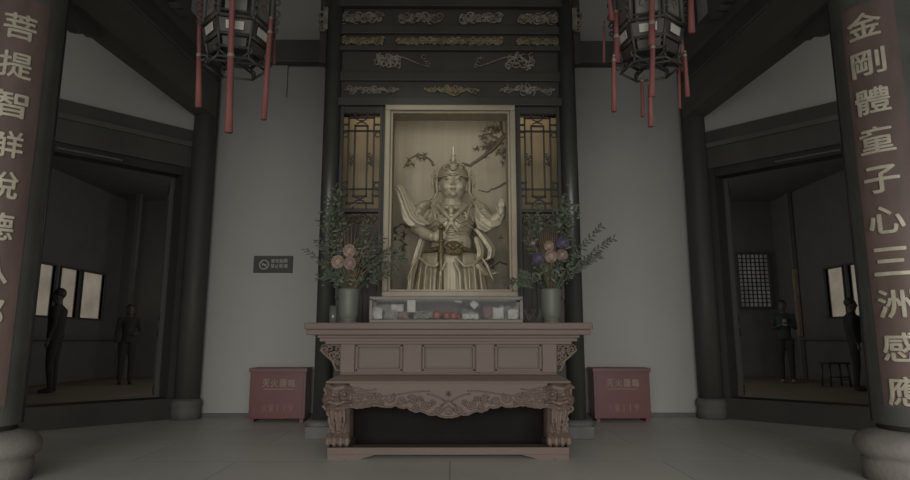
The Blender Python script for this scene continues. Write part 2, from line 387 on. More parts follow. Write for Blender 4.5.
# lattice window in the rear wall of the right room
fr = MB(); X0, X1, Z0, Z1 = 7.22, 7.98, 1.72, 3.02
for a, b, c_, d_ in ((X0 - .05, X1 + .05, Z0 - .05, Z0), (X0 - .05, X1 + .05, Z1, Z1 + .05), (X0 - .05, X0, Z0, Z1), (X1, X1 + .05, Z0, Z1)): fr.box((a, 15.1, c_), (b, 15.2, d_))
w_ = struct(fr.build('window_6', M['lacquer']))
MB().box((X0, 15.17, Z0), (X1, 15.19, Z1)).build('window_pane', M['panedim'], w_)
lt = MB()
for k in range(1, 7): lt.box((X0 + k * (X1 - X0) / 7 - .012, 15.13, Z0), (X0 + k * (X1 - X0) / 7 + .012, 15.16, Z1))
for k in range(1, 13): lt.box((X0, 15.13, Z0 + k * (Z1 - Z0) / 13 - .012), (X1, 15.16, Z0 + k * (Z1 - Z0) / 13 + .012))
lt.build('window_lattice', M['lacquer'], w_)

# back wall: dark tie beams between shrine and corner columns, plaster offset block under them
for s, nm in ((-1, 'left'), (1, 'right')):
    z0, z1 = az(62, 7.34), az(40, 7.34)
    b = MB().box((s * 1.3, 7.34, z0), (s * 3.0, 7.5, z1), 0.015).build('tie_beam', M['lacquer'])
    tag(b, 'short dark beam across the white back wall %s of the shrine' % nm, 'beam', 'short beams beside the shrine')
    xx = abs(ax(287 if s < 0 else 613, 80, 7.45)); zb = az(97, 7.44)
    # raised plaster face left and below the shallow recess
    pl = MB().box((s * xx, 7.455, zb), (s * 3.0, 7.5, z0 + 0.03)); pl.box((s * 1.2, 7.455, 0.0), (s * 3.0, 7.5, zb))
    struct(pl.build('trim_11' if s < 0 else 'trim_12', M['plaster']))
    bs = MB().box((s * 1.2, 7.43, 0), (s * 2.95, 7.455, 0.05)); struct(bs.build('baseboard_' + nm, M['stone2']))

# corner columns on stone bases
COLX = 3.06
col = thing('column', (-COLX, 7.33, 0), 'tall black round column at the left end of the white back wall', 'column', 'corner columns')
c = MB().lathe([(0.14, 0.22), (0.14, 1.5), (0.138, 3.6), (0.135, CEIL)], (-COLX, 7.33, 0), 32).build('shaft', M['column'], col)
MB().lathe([(0.165, 0), (0.165, 0.10), (0.16, 0.12), (0.175, 0.15), (0.17, 0.20), (0.145, 0.23)], (-COLX, 7.33, 0), 32).build('stone_base', M['stone2'], col)
c2 = copy_tree(col); c2.location = (COLX, 7.33, 0); c2['label'] = 'tall black round column at the right end of the white back wall'

# long beams from corner column to couplet pillar, with carved brackets
def long_beam(s, name):
    a = Vector((s * 3.05, 7.3, 0)); b = Vector((s * 3.32, 3.3, 0)); d = (b - a).normalized(); w = Vector((-d.y, d.x, 0)) * (1 if s > 0 else -1)
    def pb(mb, hw, z0, z1):
        vs = [Vector((p.x, p.y, z)) for z in (z0, z1) for p in (a - w * hw, b - w * hw, b + w * hw, a + w * hw)]
        mb.add(vs, [[0, 3, 2, 1], [4, 5, 6, 7], [0, 1, 5, 4], [1, 2, 6, 5], [2, 3, 7, 6], [3, 0, 4, 7]])
    root = thing('long_beam', (a.x, a.y, 3.7), 'thick dark beam running forward from the %s corner column to the couplet pillar' % name, 'beam', 'long beams')
    m = MB(); pb(m, 0.125, 3.65, 4.06); m.build('lower_beam', M['beam'], root)
    m = MB(); pb(m, 0.14, 4.06, 4.085); m.build('moulding', M['beamhi'], root, 'pale moulding strip with a painted highlight')  # pale colour paints in the highlight along the beam
    m = MB(); pb(m, 0.11, 4.085, 4.3); m.build('filler_board', M['lacquer'], root)
    m = MB(); pb(m, 0.14, 4.3, 4.62); m.build('upper_beam', M['beam'], root)
    # cloud bracket under the beam near the pillar
    pts = []
    for k in range(13):
        t = k / 12; yy = 5.25 - 0.95 * t
        pts.append((yy, 3.68 - 0.30 * t ** 0.7 - 0.04 * abs(math.sin(t * 4 * PI))))
    xb = s * 3.2
    m = MB(); n = len(pts)
    poly = [(p[0], p[1]) for p in pts] + [(4.3, 3.69), (5.25, 3.69)]
    k = len(poly)
    vs = [(xb - 0.04, y, z) for y, z in poly] + [(xb + 0.04, y, z) for y, z in poly]
    m.add(vs, [[i, (i + 1) % k, k + (i + 1) % k, k + i] for i in range(k)] + [list(range(k))[::-1], [k + i for i in range(k)]])
    m.build('carved_bracket', M['beam'], root)
    return root
long_beam(-1, 'left'); long_beam(1, 'right')
# upper brackets hanging beside the beams (carved corbels)
for s, nm in ((-1, 'left'), (1, 'right')):
    m = MB(); xb = s * 2.98
    pts = [(6.3, 4.9), (6.3, 4.5)] + [(6.3 - 0.5 * k / 8, 4.45 - 0.05 * abs(math.sin(k / 8 * 3 * PI))) for k in range(9)] + [(5.75, 4.9)]
    k = len(pts); vs = [(xb - 0.1, y, z) for y, z in pts] + [(xb + 0.1, y, z) for y, z in pts]
    m.add(vs, [[i, (i + 1) % k, k + (i + 1) % k, k + i] for i in range(k)] + [list(range(k))[::-1], [k + i for i in range(k)]])
    m.box((xb - 0.09, 5.8, 4.88), (xb + 0.09, 6.25, CEIL))
    tag(m.build('carved_corbel', M['beam']), 'dark carved corbel hanging above the %s long beam' % nm, 'bracket', 'corbels above the beams')

# ================================================================== COUPLET PILLARS AND BOARDS
PX, PY, PR = 3.085, 4.1, 0.25
def pillar(s, name):
    t = thing('pillar', (s * PX, PY, 0), 'thick dark pillar on a rounded stone base at the %s of the hall' % name, 'pillar', 'couplet pillars')
    c = (s * PX, PY, 0)
    MB().lathe([(PR, 0.32), (PR, 2), (PR - 0.01, CEIL)], c, 48).build('shaft', M['column'], t)
    MB().lathe([(0.36, 0), (0.36, 0.13), (0.345, 0.145), (0.385, 0.17), (0.40, 0.205), (0.395, 0.245), (0.365, 0.285), (0.30, 0.315), (0.26, 0.325)], c, 56).build('stone_base', M['stone'], t)
    return t
pillar(-1, 'left'); pillar(1, 'right')
ZT = [3.02 - 0.2755 * k for k in range(10)]
def board(s, text, label, yaw):
    c = Vector((s * PX, PY, 0)); t = thing('couplet_board', (c.x, c.y, 0.34), label, 'board', 'couplet boards')
    ang = math.atan2(-1, -s * math.tan(yaw)) # direction the board faces
    r0, r1 = PR + 0.003, PR + 0.02
    def shell(half, z0, z1, ra, rb, n=28):
        m = MB(); vs = []; fs = []
        for k in range(n + 1):
            a = ang - half + 2 * half * k / n
            for r, z in ((ra, z0), (rb, z0), (rb, z1), (ra, z1)): vs.append((c.x + r * math.cos(a), c.y + r * math.sin(a), z))
        for k in range(n):
            for q in range(4): fs.append([k * 4 + q, k * 4 + (q + 1) % 4, (k + 1) * 4 + (q + 1) % 4, (k + 1) * 4 + q])
        fs += [[0, 1, 2, 3], [n * 4 + 3, n * 4 + 2, n * 4 + 1, n * 4]]
        return m.add(vs, fs)
    half = math.radians(80)
    shell(half, 0.36, 3.40, r0, r1).build('board_body', M['boardblk'], t)
    rim = shell(math.radians(4), 0.36, 3.40, r0, r1)
    for sg in (-1, 1):
        aa = ang + sg * half
        vv = [(c.x + r1 * math.cos(aa), c.y + r1 * math.sin(aa), z) for z in (0.36, 3.40)]
        MB().tube(vv, 0.010, 8).build('rim_bead', M['sheen'], t)
    shell(math.radians(35), 0.48, 3.22, r1, r1 + 0.004).build('red_panel', M['boardred'], t, 'faded dark red lacquered panel')
    R = r1 + 0.004
    for z, ch in zip(ZT, text):
        z += -0.02 if s < 0 else 0.04
        m = text_mb(ch, 0.205 if s > 0 else 0.185, 0.185, 0.009, 0.02)
        if not m.v: continue
        bm = bmesh.new(); bv = [bm.verts.new(p) for p in m.v]
        for f_ in m.f:
            try: bm.faces.new([bv[i] for i in f_])
            except ValueError: pass
        for k in range(-9, 10):                       # slice upright so the strokes can follow the curve
            bmesh.ops.bisect_plane(bm, geom=bm.verts[:] + bm.edges[:] + bm.faces[:], plane_co=(k * 0.012, 0, 0), plane_no=(1, 0, 0))
        bm.verts.index_update(); m.v = [v.co.copy() for v in bm.verts]; m.f = [[v.index for v in f.verts] for f in bm.faces]; m.sm = [False] * len(m.f); bm.free()
        # bend round the pillar: x is arc length, seen from outside
        nv = []
        for p in m.v:
            a = ang + (p.x - (0.02 if s > 0 else 0.0)) / R; rr = R - p.y
            nv.append(Vector((c.x + rr * math.cos(a), c.y + rr * math.sin(a), z + p.z)))
        m.v = nv
        m.build('character', M['letter'], t)
    return t
board(-1, '菩提智觧脫德八部景仰', 'curved red couplet board with gold characters on the left pillar', math.radians(37))
board(1, '金剛體童子心三洲感應', 'curved red couplet board with gold characters on the right pillar', math.radians(46))

# ================================================================== CARVING HELPERS
def spiral(cx, cz, r, a0, turns, sgn, y, n=14, r_end=0.15):
    return [Vector((cx + r * (1 - (1 - r_end) * k / n) * math.cos(a0 + sgn * turns * 2 * PI * k / n), y, cz + r * (1 - (1 - r_end) * k / n) * math.sin(a0 + sgn * turns * 2 * PI * k / n))) for k in range(n + 1)]
def scrollwork(mb, x0, x1, z0, z1, y, seed, rad=0.006, dens=1.0):
    """a run of curling tendrils and leaves filling a rectangle"""
    rnd = random.Random(seed); h = (z1 - z0); n = max(2, int((x1 - x0) / (h * 0.55) * dens)); st = (x1 - x0) / n
    for k in range(n):
        cx = x0 + (k + 0.5) * st; up = 1 if k % 2 else -1
        cz = (z0 + z1) / 2 + up * h * 0.14
        mb.tube(spiral(cx, cz, min(h * 0.36, st * 0.75), rnd.uniform(0, 6.28), 1.3, up, y), [rad * (1.3 - 0.5 * q / 14) for q in range(15)], 5)
        mb.ell((cx + rnd.uniform(-.2, .2) * st, y, cz - up * h * 0.3), (st * 0.28, rad * 1.3, h * 0.12), Matrix.Rotation(rnd.uniform(-.6, .6), 4, 'Y'), 8, 6)
    w = [Vector((x0 + (x1 - x0) * q / (n * 6), y, (z0 + z1) / 2 + h * 0.3 * math.sin(q / 6 * PI))) for q in range(n * 6 + 1)]
    mb.tube(w, rad * 0.9, 5)
    return mb

# ================================================================== SHRINE
SY = 5.85
shr = thing('shrine', (0, 6.6, 0), 'tall black lacquered shrine cabinet with lattice windows and gilt carved lintels', 'shrine')
OUT = 1.28
# side walls, back, roof and floor of the cabinet
m = MB()
m.box((-OUT, 6.0, 0.12), (-OUT + 0.04, 7.43, 4.9)); m.box((OUT - 0.04, 6.0, 0.12), (OUT, 7.43, 4.9))
m.box((-OUT, 7.38, 0.12), (OUT, 7.43, 4.9)); m.build('cabinet_sides', M['shrinewood'], shr)
MB().box((-OUT - 0.05, 5.78, 0.0), (OUT + 0.05, 7.42, 0.12), 0.02).build('plinth', M['stone2'], shr, 'low grey stone plinth')
MB().box((-OUT, 5.98, 4.9), (OUT, 7.43, 5.0)).build('cabinet_roof', M['shrinewood'], shr)
# front: positions read at the front plane
zF0, zF1 = az(297, SY), az(105, SY)              # picture opening
FX0, FX1 = ax(385, 200, SY), ax(518, 200, SY)
FXh = (FX1 - FX0) / 2; 
LX0, LX1 = 0.70, 1.065; LZ0, LZ1 = az(208, SY), az(111, SY)
LX0 = (ax(520, 160, SY) - ax(380, 160, SY)) / 2; LX1 = (ax(560, 160, SY) - ax(341, 160, SY)) / 2
m = MB()
m.box((-OUT + .04, 5.93, 0.12), (OUT - .04, 5.99, zF0 - 0.02))                        # lower boarding
for s in (-1, 1):
    m.box((s * (FXh + 0.0), 5.9, zF0 - 0.02), (s * LX0, 5.99, zF1 + 0.05))            # stiles beside picture
    m.box((s * LX1, 5.9, zF0 - 0.02), (s * (OUT - .04), 5.99, zF1 + 0.05))
    m.box((s * LX0, 5.93, zF0 - 0.02), (s * LX1, 5.99, LZ0 - 0.16))                   # board under the pierced panel
    m.box((s * LX0, 5.9, LZ0 - 0.03), (s * LX1, 5.99, LZ0)); m.box((s * LX0, 5.9, LZ1), (s * LX1, 5.99, zF1 + 0.05))
    for xx in (LX0, LX1): m.box((s * xx - .012, 5.885, zF0), (s * xx + .012, 5.9, zF1))
m.build('front_boarding', M['shrinewood'], shr)
m = MB()                                                                                # stack of lintels up and out of view
ZL = [az(y, SY) for y in (105, 97, 78, 70, 48, 32, 25, 8)]
m.box((-OUT, 5.9, ZL[0]), (OUT, 5.99, 4.9))
for (ya, yb), d in (((105, 97), 0.05), ((80, 71), 0.035), ((50, 45), 0.05), ((33, 25), 0.04), ((7, -6), 0.07), ((-30, -50), 0.1)):
    m.box((-OUT + .02, 5.9 - d, az(ya, SY)), (OUT - .02, 5.9, az(yb, SY)), 0.008)
for xx in (0.55, 0.0):
    pass
m.build('lintel_boards', M['shrinewood'], shr)
for s in (-1, 1):
    MB().lathe([(0.085, 0.16), (0.085, 5.0)], (s * 1.195, 5.90, 0), 28).build('side_post', M['sheen'], shr)
    MB().lathe([(0.15, 0.12), (0.155, 0.14), (0.12, 0.17)], (s * 1.195, 5.90, 0), 28).build('post_base', M['stone2'], shr)
# side wings sticking out near the top
for s in (-1, 1):
    m = MB()
    for k in range(3): m.tube(spiral(s * (OUT + 0.04), az(14 + 7 * k, SY), 0.075 - 0.015 * k, PI / 2, 1.2, s, 5.86), 0.014, 6)
    m.box((s * (OUT - .02), 5.84, az(30, SY)), (s * (OUT + 0.03), 5.88, az(8, SY)))
    m.build('wing_carving', M['carve'], shr, 'grey carved cloud wing')
    MB().box((s * (OUT - .1), 5.88, az(62, SY)), (s * (OUT + 0.07), 5.98, az(-40, SY)), 0.01).build('upper_post', M['shrinewood'], shr)
# gilt carvings on the lintels
def gilt(x0, x1, y0, y1, mt, seed, back=True, rad=0.0085):
    p0, p1 = at(x0, (y0 + y1) / 2, SY), at(x1, (y0 + y1) / 2, SY)
    z0, z1 = az(y1, SY), az(y0, SY); m = MB()
    scrollwork(m, p0.x, p1.x, z0, z1, 5.885, seed, rad, 1.2); scrollwork(m, p0.x, p1.x, z0, z1, 5.878, seed + 50, rad, 1.5)
    return m.build('gilt_carving', mt, shr)
for i, (a, b) in enumerate(((338, 382), (398, 442), (459, 502), (519, 562))): gilt(a, b, 10, 23, M['carvepink' if i in (0, 1) else 'carve'], i)
for i, (a, b) in enumerate(((337, 383), (396, 503), (517, 563))): gilt(a, b, 35, 44, M['carvegold'], 10 + i)
def spindle(xa, xb, ya, yb, mt, seed):           # lozenge-shaped spray thickest at three knots
    p0, p1 = at(xa, (ya + yb) / 2, SY), at(xb, (ya + yb) / 2, SY); zc = p0.z; h = (az(ya, SY) - az(yb, SY)) / 2; m = MB(); rnd = random.Random(seed)
    L = p1.x - p0.x
    for q in range(44):
        t = (q + .5) / 44; amp = h * (0.25 + 0.75 * abs(math.cos(t * 2 * PI)) if 0.08 < t < 0.92 else 0.25)
        m.tube(spiral(p0.x + t * L, zc + rnd.uniform(-.5, .5) * amp, amp * 0.75, rnd.uniform(0, 6), 0.9, rnd.choice((-1, 1)), 5.886 + rnd.uniform(-.006, .004), 8), 0.0085, 5)
    m.tube([(p0.x + L * k / 10, 5.886, zc) for k in range(11)], 0.006, 5)
    m.ell(((p0.x + p1.x) / 2, 5.885, zc), (0.03, 0.008, h * 0.5)); return m.build('gilt_spray', mt, shr)
spindle(344, 398, 83, 94, M['carvepink'], 1); spindle(424, 479, 82, 94, M['carvegold'], 2); spindle(500, 555, 82, 94, M['carve'], 3)
def dragon(xa, xb, flip, seed):
    m = MB(); rnd = random.Random(seed)
    def q(t, yy): return at(xa + (xb - xa) * (t if not flip else 1 - t), yy, SY) + Vector((0, 0.03, 0))
    body = [q(t / 20, 60 - 5 * math.sin(t / 20 * 1.5 * PI) if t > 6 else 57 + 4 * math.sin(t)) for t in range(21)]
    m.tube(body, [0.012 - 0.0004 * k for k in range(21)], 6)
    for k in range(26):
        p = q(rnd.uniform(0, 0.42), rnd.uniform(54, 66)); m.tube(spiral(p.x, p.z, 0.04, rnd.uniform(0, 6), 0.9, 1, 5.88, 8), 0.009, 5)
    for k in range(4):
        p = q(0.88 + 0.03 * k, 55 + 3 * k); m.tube(spiral(p.x, p.z, 0.03, rnd.uniform(0, 6), 0.8, -1, 5.88, 8), 0.005, 5)
    for k in range(5): m.tube([q(0.1 + 0.06 * k, 62), q(0.05 + 0.07 * k, 67)], [0.007, 0.002], 5)
    return m.build('gilt_dragon', M['carve'], shr)
dragon(376, 430, False, 4); dragon(474, 532, True, 5)
# lattice windows: unit coordinates across the opening
def lattice(s):
    m = MB(); w, h = LX1 - LX0, LZ1 - LZ0
    def P(u, v): return (s * LX0 + s * w * u if s > 0 else -LX1 + w * u, LZ1 - h * v)
    def bar(u0, v0, u1, v1, t=0.015):
        a, b = P(u0, v0), P(u1, v1); m.box((min(a[0], b[0]) - t / 2, 5.905, min(a[1], b[1]) - t / 2), (max(a[0], b[0]) + t / 2, 5.93, max(a[1], b[1]) + t / 2))
    V = lambda y: (y - 30) / 412.0
    U = lambda x: (x - 33) / 162.0
    for x in (0, 1): bar(x, 0, x, 1, 0.014)
    for y in (0, 1): bar(0, y, 1, y, 0.014)
    for x in (58, 164): bar(U(x), V(50), U(x), V(418))
    for x in (85, 137): bar(U(x), V(85), U(x), V(388))
    bar(U(58), V(50), U(164), V(50)); bar(U(58), V(416), U(164), V(416))
    bar(U(85), V(85), U(137), V(85)); bar(U(85), V(387), U(137), V(387))
    bar(0, V(108), 1, V(108)); bar(0, V(357), 1, V(357))
    for y in (80, 385): bar(0, V(y), U(58), V(y)); bar(U(164), V(y), 1, V(y))
    for x in (84, 137):
        bar(U(x), 0, U(x), V(50)); bar(U(x), V(416), U(x), 1)
    bar(U(33), V(328), U(60), V(328)); bar(U(164), V(328), 1, V(328))
    for x, y in ((46, 124), (180, 124), (46, 342), (180, 342)):
        p = P(U(x), V(y)); m.tube([(p[0] + .026 * math.cos(a * PI / 6), 5.915, p[1] + .026 * math.sin(a * PI / 6)) for a in range(12)], 0.006, 5, closed=True)
    for x, y in ((70, 232), (152, 232)):
        p = P(U(x), V(y))
        for k in range(6):
            m.tube(spiral(p[0] + (-1) ** k * 0.014, p[1] + (k - 2.5) * 0.022, 0.02, k, 1.0, (-1) ** k, 5.915, 8), 0.006, 5)
    for x, y in ((111, 67), (111, 400)):
        p = P(U(x), V(y))
        m.tube([(p[0] - .05, 5.915, p[1] + .025), (p[0] + .05, 5.915, p[1] - .025)], 0.007, 5); m.tube([(p[0] - .05, 5.915, p[1] - .025), (p[0] + .05, 5.915, p[1] + .025)], 0.007, 5); m.ell((p[0], 5.915, p[1]), (0.02, 0.008, 0.016))
    m.build('window_lattice', M['shrinewood'], shr)
    g = MB(); xa, xb = (s * LX0, s * LX1)
    scrollwork(g, min(xa, xb) + .03, max(xa, xb) - .03, LZ0 - 0.15, LZ0 - 0.04, 5.94, 77 + s, 0.008, 1.1); g.build('pierced_panel', M['shrinewood'], shr)
    MB().box((s * (LX0 + .0), 6.30, LZ0 - 0.2), (s * (LX1 + 0.1), 6.33, LZ1 + 0.1)).build('amber_panel', M['amber'], shr, 'amber board glowing behind the lattice')
lattice(-1); lattice(1)
# carved lower panels of the shrine beside the table
for s in (-1, 1):
    m = MB()
    for k in range(3): m.box((s * (LX0 + 0.02 + k * 0.13), 5.915, 0.3), (s * (LX0 + 0.10 + k * 0.13), 5.93, LZ0 - 0.25), 0.005)
    m.build('fluted_panel', M['shrinewood'], shr)
# gold picture frame round the opening
fr = MB(); e = 0.055; zb = zF0
for a, b in (((-FXh, 5.84, zb + e), (-FXh + e, 5.93, zF1 - e)), ((FXh - e, 5.84, zb + e), (FXh, 5.93, zF1 - e)), ((-FXh, 5.84, zF1 - e), (FXh, 5.93, zF1)), ((-FXh, 5.84, zb), (FXh, 5.93, zb + e))): fr.box(a, b, 0.01)
frame = fr.build('opening_frame', M['goldframe'], shr, 'matt gold moulded frame')
fr = MB(); q = e + 0.02
for a, b in (((-FXh + e, 5.88, zb + q), (-FXh + q, 6.1, zF1 - q)), ((FXh - q, 5.88, zb + q), (FXh - e, 6.1, zF1 - q)), ((-FXh + e, 5.88, zF1 - q), (FXh - e, 6.1, zF1 - e)), ((-FXh + e, 5.88, zb + e), (FXh - e, 6.1, zb + q))): fr.box(a, b)
fr.build('inner_lining', M['backdrop'], frame)
MB().box((-0.7, 6.0, 0.5), (0.7, 7.2, 0.58)).build('inner_shelf', M['shrinewood'], shr)
# painted backdrop with pine branches
BY = 6.75
bd = thing('painted_backdrop', (0, BY, 0.6), 'gold backdrop painted with dark pine branches behind the statue', 'backdrop')
MB().box((-1.05, BY, 0.6), (1.05, BY + 0.03, 3.85)).build('panel', M['backdrop'], bd)
pb = MB(); rnd = random.Random(3)
def br(pts, r0, r1, wob=2.0):
    P = []
    for i in range(len(pts) - 1):
        for k in range(5):
            t = k / 5; P.append(at(pts[i][0] * (1 - t) + pts[i + 1][0] * t + rnd.uniform(-1, 1) * wob * .3, pts[i][1] * (1 - t) + pts[i + 1][1] * t + rnd.uniform(-1, 1) * wob * .3, BY - 0.003))
    P.append(at(pts[-1][0], pts[-1][1], BY - 0.003)); n = len(P)
    pb.tube(P, [r0 + (r1 - r0) * i / n for i in range(n)], 6, 0.3)
br([(514, 128), (500, 140), (492, 150), (480, 158), (470, 166), (462, 163)], 0.03, 0.012)
br([(500, 140), (488, 134), (478, 136)], 0.018, 0.006)
br([(434, 166), (428, 158), (418, 154), (408, 160), (404, 168)], 0.014, 0.004)
br([(514, 178), (500, 186), (486, 192), (478, 190)], 0.014, 0.004)
br([(514, 268), (500, 262), (490, 268)], 0.012, 0.004)
br([(392, 230), (402, 224), (410, 228)], 0.012, 0.004)
br([(505, 112), (500, 122), (503, 134)], 0.02, 0.008)
pb.build('painted_branches', M['pinepaint'], bd, 'dark brown painted branches')
nd = MB()
def tuft(x, y, n, r):
    for k in range(n):
        cx, cy = x + rnd.gauss(0, r), y + rnd.gauss(0, r * .8); c = at(cx, cy, BY - 0.004)
        for q in range(9):
            a = 2 * PI * q / 9 + rnd.random(); L = rnd.uniform(0.03, 0.055)
            nd.tube([c, c + Vector((L * math.cos(a), 0, L * math.sin(a)))], [0.004, 0.0015], 4, 0.4)
for x, y, n, r in ((490, 140, 16, 5), (502, 148, 16, 6), (498, 128, 10, 5), (484, 150, 7, 4), (425, 158, 4, 4), (412, 162, 3, 3), (486, 262, 8, 7), (500, 235, 3, 5), (398, 232, 8, 5), (402, 250, 5, 5), (510, 160, 6, 4)): tuft(x, y, n, r)
nd.build('painted_needles', M['pinepaint'], bd)

# ================================================================== GILT STATUE (armoured guardian)
GY = 6.3
def G(x, y, d=0.0): return at(x, y, GY) + Vector((0, d, 0))
statue = thing('gilt_statue', (0, GY, 0.58), 'gilt guardian statue in helmet and armour inside the gold frame', 'statue')
U_ = 0.0106                                       # metres per photo pixel at the statue
b = MB()
hc = G(453, 184.5)
def hs(mb, k=0.88): return mb.xform(Matrix.Translation(hc) @ Matrix.Diagonal((k, k * 1.06, k * 0.97, 1)) @ Matrix.Translation(-hc))
b.ell(hc, (0.165, 0.165, 0.20), nu=24, nv=16)                     # skull
b.ell(hc + Vector((0, -0.02, -0.10)), (0.135, 0.13, 0.115), nu=24)  # jaw, full cheeks
for s in (-1, 1):
    b.ell(hc + Vector((s * 0.075, -0.105, -0.06)), (0.055, 0.05, 0.055))
    b.ell(hc + Vector((s * 0.168, 0.0, -0.03)), (0.022, 0.04, 0.075))       # long ears
    b.ell(hc + Vector((s * 0.062, -0.142, 0.028)), (0.036, 0.020, 0.016))     # lids
    b.ell(hc + Vector((s * 0.062, -0.15, 0.062)), (0.045, 0.014, 0.010), Matrix.Rotation(-s * 0.18, 4, 'Y'))
    b.ell(hc + Vector((s * 0.018, -0.168, -0.040)), (0.015, 0.018, 0.012))
b.tube([hc + Vector((0, -0.152, 0.05)), hc + Vector((0, -0.175, 0.0)), hc + Vector((0, -0.188, -0.032))], [0.012, 0.016, 0.022], 8)
b.ell(hc + Vector((0, -0.160, -0.088)), (0.036, 0.018, 0.010)); b.ell(hc + Vector((0, -0.156, -0.106)), (0.028, 0.018, 0.011))
b.ell(hc + Vector((0, -0.125, -0.155)), (0.045, 0.04, 0.035))
hs(b)
b.tube([hc + Vector((0, 0.02, -0.08)), G(451.5, 210, 0.03)], [0.085, 0.12], 14)
# torso: shoulders, chest, belly, hips down to the feet
b.ell(G(451, 222, 0.03), (0.25, 0.155, 0.20)); b.ell(G(451, 210, 0.03), (0.26, 0.12, 0.09))
b.ell(G(451, 245, -0.02), (0.22, 0.18, 0.19)); b.ell(G(450, 262, 0.0), (0.26, 0.18, 0.17))
# his right arm (left in view): shoulder, elbow out, forearm back in to the hilt
SR, ER, HR = G(424, 210, 0.02), G(417, 229, -0.04), G(434, 241, -0.25)
b.tube([SR, (SR + ER) / 2 + Vector((-0.02, 0, 0)), ER, (ER + HR) / 2 + Vector((0, -0.02, -0.02)), HR], [0.095, 0.085, 0.072, 0.06, 0.045], 14)
SL, EL, HL = G(478, 210, 0.02), G(485, 229, -0.06), G(499, 217, -0.13)
b.tube([SL, (SL + EL) / 2, EL, (EL + HL) / 2, HL], [0.095, 0.085, 0.072, 0.06, 0.045], 14)
pc = HR + Vector((0.035, -0.02, 0.0)); b.ell(pc, (0.05, 0.035, 0.055))            # fist round the club
for k in range(4):
    z = 0.042 - 0.027 * k; L = (0.085, 0.095, 0.09, 0.07)[k]; p0 = pc + Vector((0, -0.02, z))
    b.tube([p0, p0 + Vector((L * 0.5, -0.03, 0)), p0 + Vector((L, -0.012, -0.004)), p0 + Vector((L * 0.85, 0.014, -0.006))], [0.0125, 0.012, 0.011, 0.009], 8)
b.tube([pc + Vector((0, -0.01, 0.04)), pc + Vector((0.03, -0.04, 0.07)), pc + Vector((0.06, -0.03, 0.075))], [0.015, 0.013, 0.010], 8)
pc = HL + Vector((0.012, -0.01, 0.045)); b.ell(pc, (0.036, 0.024, 0.052))           # raised open hand
for k in range(4):
    p0 = pc + Vector((-0.026 + 0.0175 * k, -0.004, 0.035)); L = (0.07, 0.085, 0.08, 0.062)[k]
    b.tube([p0, p0 + Vector((0.002, -0.006, L * .5)), p0 + Vector((0.004, -0.022, L))], [0.0115, 0.0105, 0.008], 8)
b.tube([pc + Vector((-0.03, -0.01, -0.02)), pc + Vector((-0.05, -0.02, 0.01)), pc + Vector((-0.055, -0.03, 0.035))], [0.013, 0.012, 0.009], 8)
for s in (-1, 1):                                 # legs hidden below the frame edge
    b.tube([G(450 + s * 12, 268), Vector((s * 0.16, GY, 1.0)), Vector((s * 0.17, GY, 0.66))], [0.13, 0.10, 0.075], 12)
    b.ell((s * 0.17, GY - 0.08, 0.635), (0.075, 0.16, 0.055))
blob(b, 'body', M['goldskin'], statue, 0.0068, 1)
# painted eye slits, brows and lips
for s in (-1, 1):
    f = MB()
    f.tube([hc + Vector((s * (0.034 + 0.014 * k), -0.163 + 0.004 * abs(k - 2) + (0.01 if k > 3 else 0), 0.021 + 0.003 * (2 - abs(k - 2)))) for k in range(5)], 0.0055, 6)
    hs(f); f.build('eye_line', M['golddark'], statue); f = MB()
    f.tube([hc + Vector((s * (0.022 + 0.017 * k), -0.163 + 0.0035 * k, 0.062 + 0.014 * math.sin(k / 5 * PI))) for k in range(6)], 0.0045, 6)
    hs(f); f.build('eyebrow', M['golddark'], statue)
f = MB()
f.tube([hc + Vector((-0.03 + 0.01 * k, -0.176 + 0.0012 * (k - 3) ** 2, -0.097)) for k in range(7)], 0.0045, 6)
hs(f); f.build('mouth_line', M['golddark'], statue)
# helmet
h = MB()
prof = [(0.180, 0.0), (0.186, 0.02), (0.186, 0.05), (0.180, 0.08), (0.165, 0.125), (0.13, 0.175), (0.07, 0.205), (0.035, 0.215), (0.03, 0.24), (0.045, 0.255), (0.03, 0.275), (0.022, 0.30), (0.03, 0.31), (0.016, 0.33), (0.012, 0.42), (0.0, 0.44)]
h.lathe(prof, hc + Vector((0, 0.015, 0.065)), 32)
h.tube([hc + Vector((0.188 * math.sin(a * PI / 14), 0.015 - 0.188 * math.cos(a * PI / 14), 0.085 + 0.018 * math.cos(a * PI / 3.5))) for a in range(-14, 14)], 0.015, 8, closed=True)
hs(h); helm = h.build('helmet', M['gold'], statue)
h = MB()
for s in (-1, 1):                                 # ear flaps sweeping down and out
    h.ribbon([hc + Vector((s * x, y, z)) for x, y, z in ((0.185, -0.03, 0.08), (0.198, -0.05, 0.02), (0.195, -0.055, -0.05), (0.19, -0.05, -0.11), (0.215, -0.05, -0.165), (0.25, -0.05, -0.20))], [0.05, 0.075, 0.085, 0.075, 0.055, 0.02], (0.35 * s, 1, 0), 0.02)
    h.tube(spiral(hc.x + s * 0.22, hc.z + 0.10, 0.05, PI / 2, 1.1, s, hc.y - 0.05), 0.011, 6)
    h.tube([hc + Vector((s * 0.2, -0.06, 0.10)), hc + Vector((s * 0.245, -0.06, 0.02)), hc + Vector((s * 0.235, -0.06, -0.05))], [0.014, 0.012, 0.008], 6)
h.ell(hc + Vector((0, -0.17, 0.165)), (0.045, 0.02, 0.05)); h.tube([hc + Vector((-0.11 + 0.022 * k, -0.185 + 0.0018 * (k - 5) ** 2, 0.145 + 0.055 * abs(math.sin(k / 10 * 2 * PI)))) for k in range(11)], 0.011, 6)
for s in (-1, 1): h.tube(spiral(hc.x + s * 0.09, hc.z + 0.17, 0.035, 0, 1.2, s, hc.y - 0.15), 0.009, 6)
